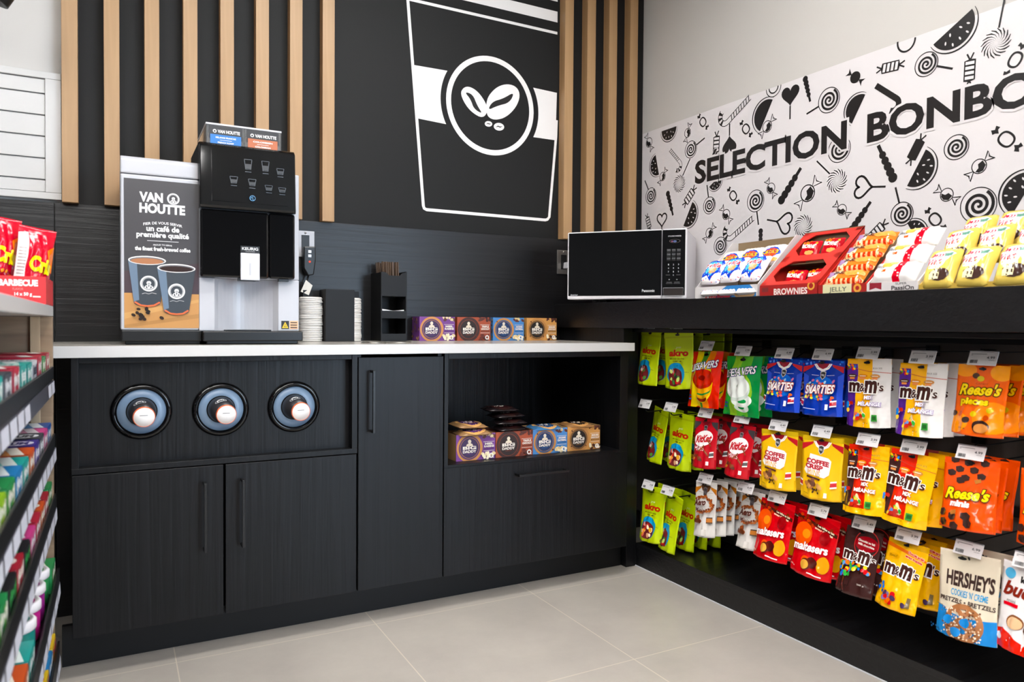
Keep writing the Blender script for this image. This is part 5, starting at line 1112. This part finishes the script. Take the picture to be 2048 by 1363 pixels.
g = G(); g.box(.092, D - .003, -W / 2 + t, W / 2 - t, .100, .103, '#6a543c'); o = g.build('inner_shelf', 'card', e)
tag(e, 'red carton with two slanted windows holding wrapped brownies on the ledge', 'carton')
for i, (y, z, x) in enumerate(((-1.265, .05, .078), (-1.343, .05, .080), (-1.25, .146, .162), (-1.33, .148, .163))):
    slope_pack('wrapped_brownie', x, y, 1.0698 + z, .45, R.uniform(-.05, .05), R.uniform(-.12, .12), .07, 'red wrapped brownie in the %s window of the red carton, %s' % ('lower' if i < 2 else 'upper', 'nearer the microwave' if i % 2 == 0 else 'farther from the microwave'), 'snack cake', 'wrapped brownies in the red carton')
fa = Art(.15, .026); fa.rect(-50, 0, 50, 100, '#a01c1a'); fa.rect(-40, 0, 22, 100, '#d8d4a8'); fa.text('JELLY', -26, 30, 12, 95, '#6a6a5a', .02); fa.ring(34, 50, 4, 8, '#e0a03a')
carton('jelly_cake_carton', -1.4025, -1.5535, .026, .17, '#cf2a20', fa, 'red and cream open carton of orange jelly cakes beside the red window carton')
for i in range(4): slope_pack('wrapped_jelly_cake', .032 + .040 * i, -1.476 + R.uniform(-.004, .004), 1.0698 + .038 + .038 * i, .70, R.uniform(-.05, .05), R.uniform(-.05, .05), .062, 'orange checkered wrapped cake, %s from the front of its stepped row' % ordn[i], 'snack cake', 'orange jelly cakes on the ledge')
fa = Art(.14, .022); fa.rect(-50, 0, 50, 100, '#cfcaca'); fa.poly([(-45, 0), (-20, 0), (-20, 85), (-32, 60), (-45, 85)], '#8c1c2c'); fa.text('SUPER', 8, 8, 30, 34, '#3a3436', .01); fa.text('PassiOn', 0, 44, 44, 96, '#3a3436', .03)
carton('white_passion_carton', -1.557, -1.70, .024, .16, '#e2dede', fa, 'white open carton of white wrapped pastries beside the yellow cakes', back=False)
for i in range(3): slope_pack('wrapped_pastry', .034 + .047 * i, -1.626, 1.0698 + .046 + .048 * i, .66, R.uniform(-.04, .04), R.uniform(-.04, .04), .072, 'white wrapped pastry with a red band, %s from the front of the white carton' % ordn[i], 'snack cake', 'white pastries in the white carton')
my = [(-1.748, .0, .036), (-1.832, .0, .036), (-1.748, .056, .108), (-1.832, .056, .108), (-1.75, .094, .180), (-1.834, .097, .180), (-1.918, .0, .036), (-1.92, .056, .108), (-1.922, .096, .180)]
fa = Art(.28, .0138); fa.rect(-50, 0, 50, 100, '#b8983a')
carton('yellow_cake_carton', -1.7025, -1.985, .014, .145, '#c8a848', fa, 'low yellow carton under the stepped yellow wrapped cakes', back=False)
for i, (y, z, x) in enumerate(my): slope_pack('wrapped_yellow_cake', x, y, 1.0698 + z + .053, .50, R.uniform(-.03, .03), R.uniform(-.07, .07), .11, 'yellow wrapped cake in the %s row, %s' % (('front', 'middle', 'rear')[(i // 2) if i < 6 else i - 6], 'against the white carton' if i in (0, 2, 4) else 'second from the white carton' if i < 6 else 'third from the white carton'), 'snack cake', 'yellow wrapped cakes on the ledge')
fa = Art(.28, .0138); fa.rect(-50, 0, 50, 100, '#5a2a1e')
carton('brown_cake_carton', -1.99, -2.275, .014, .14, '#5a2a1e', fa, 'low brown carton under brown caramel cakes at the photo edge', back=False)
for i, (y, z, x) in enumerate(((-2.052, .006, .036), (-2.052, .05, .08), (-2.055, .095, .125), (-2.16, .006, .036), (-2.165, .05, .08))): slope_pack('wrapped_brown_cake', x, y, 1.0698 + z + .036, .7, R.uniform(-.04, .04), R.uniform(-.06, .06), .06, 'brown wrapped caramel cake in its %s row, %s' % (('front', 'middle', 'rear', 'front', 'middle')[i], 'next to the yellow cakes' if i < 3 else 'away from the yellow cakes'), 'snack cake', 'brown caramel cakes on the ledge')

# ------------------------------------------------------------------ cookie boxes on the counter and in the niche
COOK = [('purple', '#743c8c', '#c98a4a', '#3a2450', ('MIEL', 'RAISINS'), '#dcc89a'), ('red-brown', '#a34a2c', '#3f2521', '#2a1c1a', ('TRIPLE', 'CHOCOLAT'), '#4a221c'),
        ('blue', '#4684c4', '#bd8448', '#1c3560', ('AVOINE', 'OATMEAL'), '#dcc48c'), ('tan', '#cf9650', '#bd8448', '#1f1a18', ('BRISURES', 'CHOCOLAT'), '#4a2a1c')]
def cookie_art(i, w, h):
    n, bg, ck, dk, t, bit = COOK[i]; a = Art(w, h); a.rect(-50, 0, 50, 100, bg); a.dots(10, (16, 2, 48, 14), 5, [bit, '#5a2f28'], i + 2, 3.4)
    a.ell(-16, 52, 33, ck, n=36); a.dots(9, (-40, 16, 8, 90), 2.4, ['#5a3020'], i, 2); a.ell(-17, 52, 27, dk, n=36); a.ring(-17, 52, 23, 23.8, ck); a.ring(-17, 52, 25.5, 26.2, bg)
    a.ell(-17, 27, 4.2, '#e0d3c0', ry=4.6); a.poly([(-26, 45), (-24, 37), (-20, 34), (-14, 34), (-10, 37), (-8, 45)], '#e0d3c0')
    a.text('BIG', -34, 45, 0, 57.5, '#ece4da', .04); a.text('DADDY', -34, 60, 0, 70.5, '#ece4da', .04); a.text('LE BISCUIT', -25, 73, -9, 76, bg if i != 3 else ck, 0)
    a.line([(18, 32), (46, 32)], .9, '#e8dfd2'); a.text(t[0], 22, 36, 44, 44, '#ece4da', .05); a.text(t[1], 20, 46, 46, 54, '#ece4da', .05); a.text('BISCUIT COOKIE', 20, 57, 46, 62, dk, .01); a.line([(18, 67), (46, 67)], .9, '#e8dfd2')
    a.dots(14, (14, 76, 46, 97), 4.6, [bit, '#efe2c2' if i != 1 else '#6a3026'], i + 7, 3.6); a.ring(38, 86, 3.2, 6, '#efe9e2'); a.line([(40, 90), (44, 95)], 2, '#efe9e2')
    return a
def cookie_box(i, x, y, z, w, h, d, open_top, label, group, yaw=0.0):
    n, bg, ck, dk, t, bit = COOK[i]; e = empty('cookie_box', (x, y, z), yaw); th = .0015
    side = '#b08a5a' if i != 1 else '#5a3026'
    if not open_top:
        g = G(); g.box(-w / 2, w / 2, 0, d, 0, h, bg); b = g.build('carton_body', 'card', e, bevel=.0008)
    else:
        g = G(); g.box(-w / 2, w / 2, 0, d, 0, th, side); g.box(-w / 2, w / 2, 0, th, th, h, bg); g.box(-w / 2, w / 2, d - th, d, th, h, side); g.box(-w / 2, -w / 2 + th, th, d - th, th, h, side); g.box(w / 2 - th, w / 2, th, d - th, th, h, side); b = g.build('carton_body', 'card', e)
    k = cookie_art(i, w, h).front('front_print', 'card', e, d0=.0006); k.location = (0, 0, h)
    if not open_top:
        a = Art(d, h); a.dots(26, (-48, 8, 48, 95), 6, ['#8a6a3a', '#c9a05a', '#5a3a24'], i + 3); kk = a.front('side_print', 'card', e, d0=.0006); kk.rotation_euler = (0, 0, -PI / 2); kk.location = (-w / 2, d / 2, h)
    tag(e, label, 'cookie box', group)
for i, (x, w) in enumerate(((-.629, .153), (-.4665, .151), (-.305, .147), (-.142, .149))):
    cookie_box(i, x, -.108, .9098, w, .0965, .082, False, '%s cookie box with a round emblem standing on the countertop' % COOK[i][0], 'closed cookie boxes on the countertop')
for i, (x, w, y) in enumerate(((-.6425, .1535, -.500), (-.4855, .1535, -.498), (-.3315, .150, -.496), (-.178, .150, -.493))):
    cookie_box(i, x, y, .4962, w, .092, .12, True, '%s open cookie box with a round emblem in the niche under the counter' % COOK[i][0], 'open cookie boxes in the niche')
def A_ck(name, film, disc, cookie):
    w, h = .122, .098; a = Art(w, h); a.ell(0, 50, 40, cookie, n=30); a.ell(0, 50, 31, disc, n=30); a.text('BIG', -16, 34, 16, 48, '#ddd3c6', .03); a.text('DADDY', -18, 52, 18, 64, '#ddd3c6', .03); pack_proto(name, w, h, .021, film, a)
A_ck('wrapped_raisin_cookie', '#8a6a4a', '#4a2c62', '#c99a62'); A_ck('wrapped_chocolate_cookie', '#181214', '#3a1c1e', '#2a1a18'); A_ck('wrapped_oat_cookie', '#3f6a94', '#1c4a80', '#c99a62'); A_ck('wrapped_chip_cookie', '#8a6644', '#2a2422', '#b98a58')
def flat(name, x, y, z, yaw, tx, ty, label, group): return pack(name, (x, y, z), (Matrix.Rotation(yaw, 3, 'Z') @ Matrix.Rotation(ty, 3, 'Y') @ Matrix.Rotation(-PI / 2 + tx, 3, 'X')).to_euler(), label, 'cookie', group)
zt = .4962
for nm, x, y, z, yaw, tx, ty, lb, gp in [
    ('wrapped_raisin_cookie', -.655, -.398, zt + .120, .12, .06, .05, 'purple-labelled wrapped cookie lying on the purple box behind another', 'raisin cookies in the purple box'), ('wrapped_raisin_cookie', -.640, -.425, zt + .094, -.1, .02, -.03, 'purple-labelled wrapped cookie at the front of the purple box', 'raisin cookies in the purple box'),
    ('wrapped_chocolate_cookie', -.492, -.41, zt + .098, .05, .0, .0, 'dark wrapped chocolate cookie at the bottom of the leaning stack', 'dark wrapped cookies in the red-brown box'), ('wrapped_chocolate_cookie', -.487, -.41, zt + .122, -.12, .0, .0, 'dark wrapped chocolate cookie second from the bottom of the stack', 'dark wrapped cookies in the red-brown box'),
    ('wrapped_chocolate_cookie', -.505, -.405, zt + .146, .1, .0, .0, 'dark wrapped chocolate cookie second from the top of the stack', 'dark wrapped cookies in the red-brown box'), ('wrapped_chocolate_cookie', -.524, -.405, zt + .170, -.05, .0, .02, 'dark wrapped chocolate cookie on top of the stack', 'dark wrapped cookies in the red-brown box'),
    ('wrapped_oat_cookie', -.338, -.405, zt + .092, .06, .03, .02, 'blue-labelled wrapped cookie lying in the blue box', 'oat cookies in the blue box'), ('wrapped_oat_cookie', -.334, -.392, zt + .062, -.03, .0, .0, 'blue-labelled wrapped cookie underneath in the blue box', 'oat cookies in the blue box'),
    ('wrapped_chip_cookie', -.185, -.402, zt + .092, -.06, .02, .04, 'brown wrapped cookie lying in the tan box', 'chip cookies in the tan box'), ('wrapped_chip_cookie', -.178, -.390, zt + .06, .02, .0, .0, 'brown wrapped cookie underneath in the tan box', 'chip cookies in the tan box'),
    ('wrapped_raisin_cookie', -.642, -.394, zt + .060, .0, .0, .0, 'purple-labelled wrapped cookie underneath in the purple box', 'raisin cookies in the purple box'), ('wrapped_chocolate_cookie', -.486, -.393, zt + .058, .0, .0, .0, 'dark wrapped cookie down inside the red-brown box', 'dark wrapped cookies in the red-brown box')]:
    flat(nm, x, y, z, yaw, tx, ty, lb, gp)

# ------------------------------------------------------------------ gum rack at the near side
XR = -1.903; YB = -0.66; YN = -2.0; XK = -2.33
e = empty('gum_rack', (-2.1, -1.3, 0))
def rpart(name, boxes, m, bev=0.001):
    g = G()
    for b in boxes: g.box(b[0] + 2.1, b[1] + 2.1, b[2] + 1.3, b[3] + 1.3, b[4], b[5])
    return g.build(name, m, e, bevel=bev)
rpart('end_panel', [(XK, -1.907, -0.645, -0.622, 0.0, 0.9875)], 'greywood')
rpart('edge_strip', [(-1.954, -1.9335, -0.6585, -0.6455, 0.0, 0.9875)], M['lightwood'])
rpart('rear_panel', [(XK - 0.02, XK - 0.0005, YN, -0.622, 0.0, 1.0)], 'greywood')
rpart('top_shelf', [(XK, -1.9045, YN, -0.655, 0.9885, 1.0137)], 'white')
SH = [(.862, .834), (.692, .664), (.540, .512), (.348, .320), (.160, .132)]
for i, (zt_, zb_) in enumerate(SH):
    x1 = XR + (0.0, .003, .004, .010, .010)[i]
    rpart('shelf_board', [(XK, x1 - 0.006, YN, YB, zb_ - 0.012, zb_ - 0.004)], 'blackplastic')
    rpart('front_lip', [(x1 - 0.006, x1 - 0.001, YN, YB, zb_ - 0.004, zt_)], 'blackplastic')
    g = G(); g.add([(x1 - 0.001 + 2.1, YN + 1.3, zb_ - 0.005), (x1 + 0.0005 + 2.1, YN + 1.3, zb_ - 0.040), (x1 + 0.0005 + 2.1, YB + 1.3, zb_ - 0.040), (x1 - 0.001 + 2.1, YB + 1.3, zb_ - 0.005)], [(0, 1, 2, 3)], '#4a4a52')
    g.add([(x1 - 0.004 + 2.1, YN + 1.3, zb_ - 0.005), (x1 - 0.0025 + 2.1, YN + 1.3, zb_ - 0.040), (x1 - 0.0025 + 2.1, YB + 1.3, zb_ - 0.040), (x1 - 0.004 + 2.1, YB + 1.3, zb_ - 0.005)], [(3, 2, 1, 0)], '#4a4a52'); st_ = g.build('label_strip', 'satin', e)
    y = YB - 0.004
    while y > YN + .06:
        if i in (0,) and -1.2 < y < -.84: y -= .1; continue
        g = G(); z0, z1 = zb_ - 0.008, zb_ - 0.037; f = lambda z: x1 + 0.0002 + 2.1 + (zb_ - .005 - z) * .043
        g.add([(f(z0), y - .086 + 1.3, z0), (f(z1), y - .086 + 1.3, z1), (f(z1), y + 1.3, z1), (f(z0), y + 1.3, z0)], [(0, 1, 2, 3)], '#cfd0dc'); g.build('price_label', 'card', st_, fix=False); y -= .1
tag(e, 'wood-ended gum rack with five black lipped shelves of coloured packs', 'rack')

# gum cartons: one per facing; top and front are printed
def gum_box(kind, lo, w, d, h, cols, label, group, style=0):
    e = empty('gum_carton', lo, 0.0); e.rotation_euler = (0, 0, 0)
    base, acc, acc2 = cols
    g = G(); g.box(-d, 0, -w / 2, w / 2, 0, h, base); g.build('carton_body', 'card', e, bevel=.002)
    a = Art(d, w)   # top: x along depth, y along width (near edge low)
    a.rect(-50, 0, 50, 100, base)
    if style == 0: a.poly([(-36, 0), (4, 0), (30, 100), (-10, 100)], acc); a.poly([(8, 0), (26, 0), (44, 100), (26, 100)], acc2)
    else: a.ell(18, 50, 28, acc2, ry=26); a.text('GUM', -2, 30, 38, 70, base, .05)
    a.front('top_print', 'card', e, F=lambda x, y, dd: (x - d / 2, y + w / 2, h + dd), d0=.0006)
    a = Art(w, h); a.rect(-50, 0, 50, 100, base)
    for k in range(5): a.rect(-46 + k * 19, 12, -36 + k * 19, 100, (acc, acc2, base, acc, acc2)[k])
    a.text('MINT' if style == 0 else 'FRESH', -40, 20, 40, 44, acc2, .05)
    a.front('front_print', 'card', e, F=lambda x, y, dd: (dd, x, y + h), d0=.0006)
    tag(e, label, 'gum', group)
PAL = {'red': ('#b8203a', '#d8506a', '#efe6e6'), 'teal': ('#129a92', '#5ac8c0', '#e6f0ee'), 'white': ('#cfd2d8', '#8a94a8', '#3a4454'), 'green': ('#1f8a4a', '#7ac04a', '#eef0e0'), 'blue': ('#1c4f9c', '#5a9ad8', '#e6ecf4'), 'pink': ('#d0408a', '#e89ac0', '#f4e8ee'), 'grey': ('#3a3e48', '#9aa0ac', '#e6e8ee'), 'purple': ('#3a2a86', '#7a6ac0', '#ece8f4'), 'orange': ('#c8501c', '#e89a5a', '#f6ece0'),
       'black': ('#1c1c20', '#3a3a40', '#2f9a4a'), 'skyblue': ('#1a7ab8', '#6abce4', '#e8f2f8'), 'lime': ('#8ab81c', '#c8dc5a', '#f2f6e0'), 'crimson': ('#a81c30', '#e0707a', '#f2e4dc'), 'yellow': ('#d8b41c', '#2a8ac8', '#c8302a'), 'magenta': ('#b01c7a', '#d87ab8', '#f4e8f0')}
LAY = [['crimson', 'green', 'red', 'white', 'teal', 'teal', 'red', 'grey', 'teal', 'skyblue', 'teal', 'white'],
       ['blue', 'pink', 'grey', 'purple', 'orange', 'teal', 'skyblue', 'green', 'lime', 'teal', 'blue', 'purple'],
       ['green', 'crimson', 'orange', 'red', 'pink', 'black', 'crimson', 'black', 'green', 'black', 'skyblue', 'white'],
       ['green', 'T', 'T', 'T', 'T', 'teal', 'orange', 'pink', 'yellow', 'lime', 'orange', 'purple'],
       ['yellow', 'skyblue', 'yellow', 'blue', 'lime', 'yellow', 'skyblue', 'orange', 'lime', 'yellow', 'red', 'blue']]
shelfn = ['top', 'second', 'third', 'fourth', 'lowest']
for i, row in enumerate(LAY):
    for k, c in enumerate(row):
        y = YB - 0.06 - k * 0.108; z = SH[i][1] - 0.0035; x = XR + (0.0, .003, .004, .010, .010)[i] - 0.010
        lab = '%s on the %s rack shelf, %s from the counter'
        if c == 'T':
            cc_ = ('#2a8a4a', '#8a1c7a', '#b01c7a', '#127a72')[k - 1]
            e = empty('gum_tub', (x - .047, y, z)); X = Matrix.Rotation(-.35, 4, 'Y')
            g = G(); g.lathe([(.040, 0.0), (.044, .004), (.044, .06), (.040, .066), (0, .066)], cc_, n=28); g.build('tub_body', 'satin', e)
            g = G(); g.lathe([(.0445, .062), (.0465, .064), (.0465, .078), (.043, .082), (.039, .082), (.038, .079), (0, .079)], '#e6e2e6', n=32); ld = g.build('lid', 'satin', e)
            a = Art(.07, .07); a.ell(0, 50, 50, cc_, n=30); a.ell(0, 50, 40, '#7a4a6a' if k % 2 else '#5a3a7a', n=26); a.text('GUM', -26, 40, 26, 60, '#e8e0e8', .04); a.front('lid_print', 'satin', ld, F=lambda xx, yy, dd: (-(yy + .035), xx, .0795 + dd))
            tag(e, lab % (('green', 'violet', 'magenta', 'teal')[k - 1] + ' round gum tub', shelfn[i], ordn[k]), 'gum tub', 'round gum tubs on the fourth shelf'); continue
        rr = random.Random(i * 31 + k)
        gum_box('g', (x, y, z), .098 if i else .09, .12, (.062, .060, .058, .056, .05)[i] + rr.uniform(0, .006), PAL[c], lab % (c + ' gum carton', shelfn[i], ordn[k]), 'gum cartons on the %s shelf' % shelfn[i], rr.choice((0, 0, 1)))

# chip bags in a red tray on the white shelf
e = empty('chip_tray', (-2.07, -0.87, 1.0142)); w, h, d, t = .33, .062, .22, .003
g = G(); g.box(-w / 2, w / 2, 0, d, 0, t, '#b8242a'); g.build('tray_floor', 'card', e)
g = G(); g.box(-w / 2, w / 2, 0, t, t, h, '#d8262c'); fr_ = g.build('front_wall', 'card', e)
a = Art(w, h); a.rect(-50, 0, 50, 100, '#d8262c'); a.text('BARBECUE', 23, 12, 45.5, 36, '#f2e8e4', .05); a.text('FLAVOR', 31, 42, 37, 51, '#e88a84', 0); a.text('14 x 50 g', 32, 58, 42, 74, '#f2e8e4', .03); a.line([(42.5, 73), (47, 73.5)], 1, '#f0c8c0'); a.front('front_print', 'card', fr_, F=lambda x, y, dd: (x, -dd, y + h), d0=.0005)
for sg in (-1, 1):
    g = G(); g.prism([(t, t), (d, t), (d, h), (t, h)], 'x', sg * w / 2 - (t if sg > 0 else 0), sg * w / 2 + (0 if sg > 0 else t), '#c8242a'); g.build('side_wall', 'card', e)
g = G(); g.box(-w / 2 + t, w / 2 - t, d - t, d, t, h, '#c8242a'); g.build('rear_wall', 'card', e)
tag(e, 'red open tray of chip bags on the white shelf over the gum rack', 'tray')
w, h = .080, .172; a = Art(w, h); a.poly([(-50, 10), (-26, 8), (-30, 100), (-50, 100)], '#d8cfcb')
for q in range(14): a.rect(-47, 30 + q * 4.4, -31, 31.4 + q * 4.4, '#9a8e8c')
a.poly([(24, 30), (50, 22), (50, 60), (30, 52)], '#d8702c'); a.text('Cris', -22, 40, 44, 62, '#d8c832', .05, .15, slope=.06); a.ell(10, 76, 24, '#8e1622', ry=12); a.dots(8, (-12, 70, 34, 84), 6, ['#d88a3a', '#b85a20'], 2, 4)
bag_proto('chips', w, h, .022, 'pillow', '#b8182a', a, slot=False)
for i, (x, y, yaw, til) in enumerate(((-1.925, -.79, .45, .12), (-1.994, -.79, .45, .11), (-2.063, -.79, .45, .10), (-2.132, -.79, .45, .10))):
    src = KIND['chips']; o = src if i == 0 else copy_tree(src)
    o.name = 'chip_bag'; o.location = (x, y, 1.0142 + .008 + h + .02 * (i == 1)); o.rotation_euler = (Matrix.Rotation(yaw, 3, 'Z') @ Matrix.Rotation(til, 3, 'Y')).to_euler()
    tag(o, 'red chip bag in the red tray, %s' % ('at the tray corner nearest the counter', 'second from that corner', 'third from the counter side', 'farthest from the counter side')[i], 'chip bag', 'chip bags in the red tray')
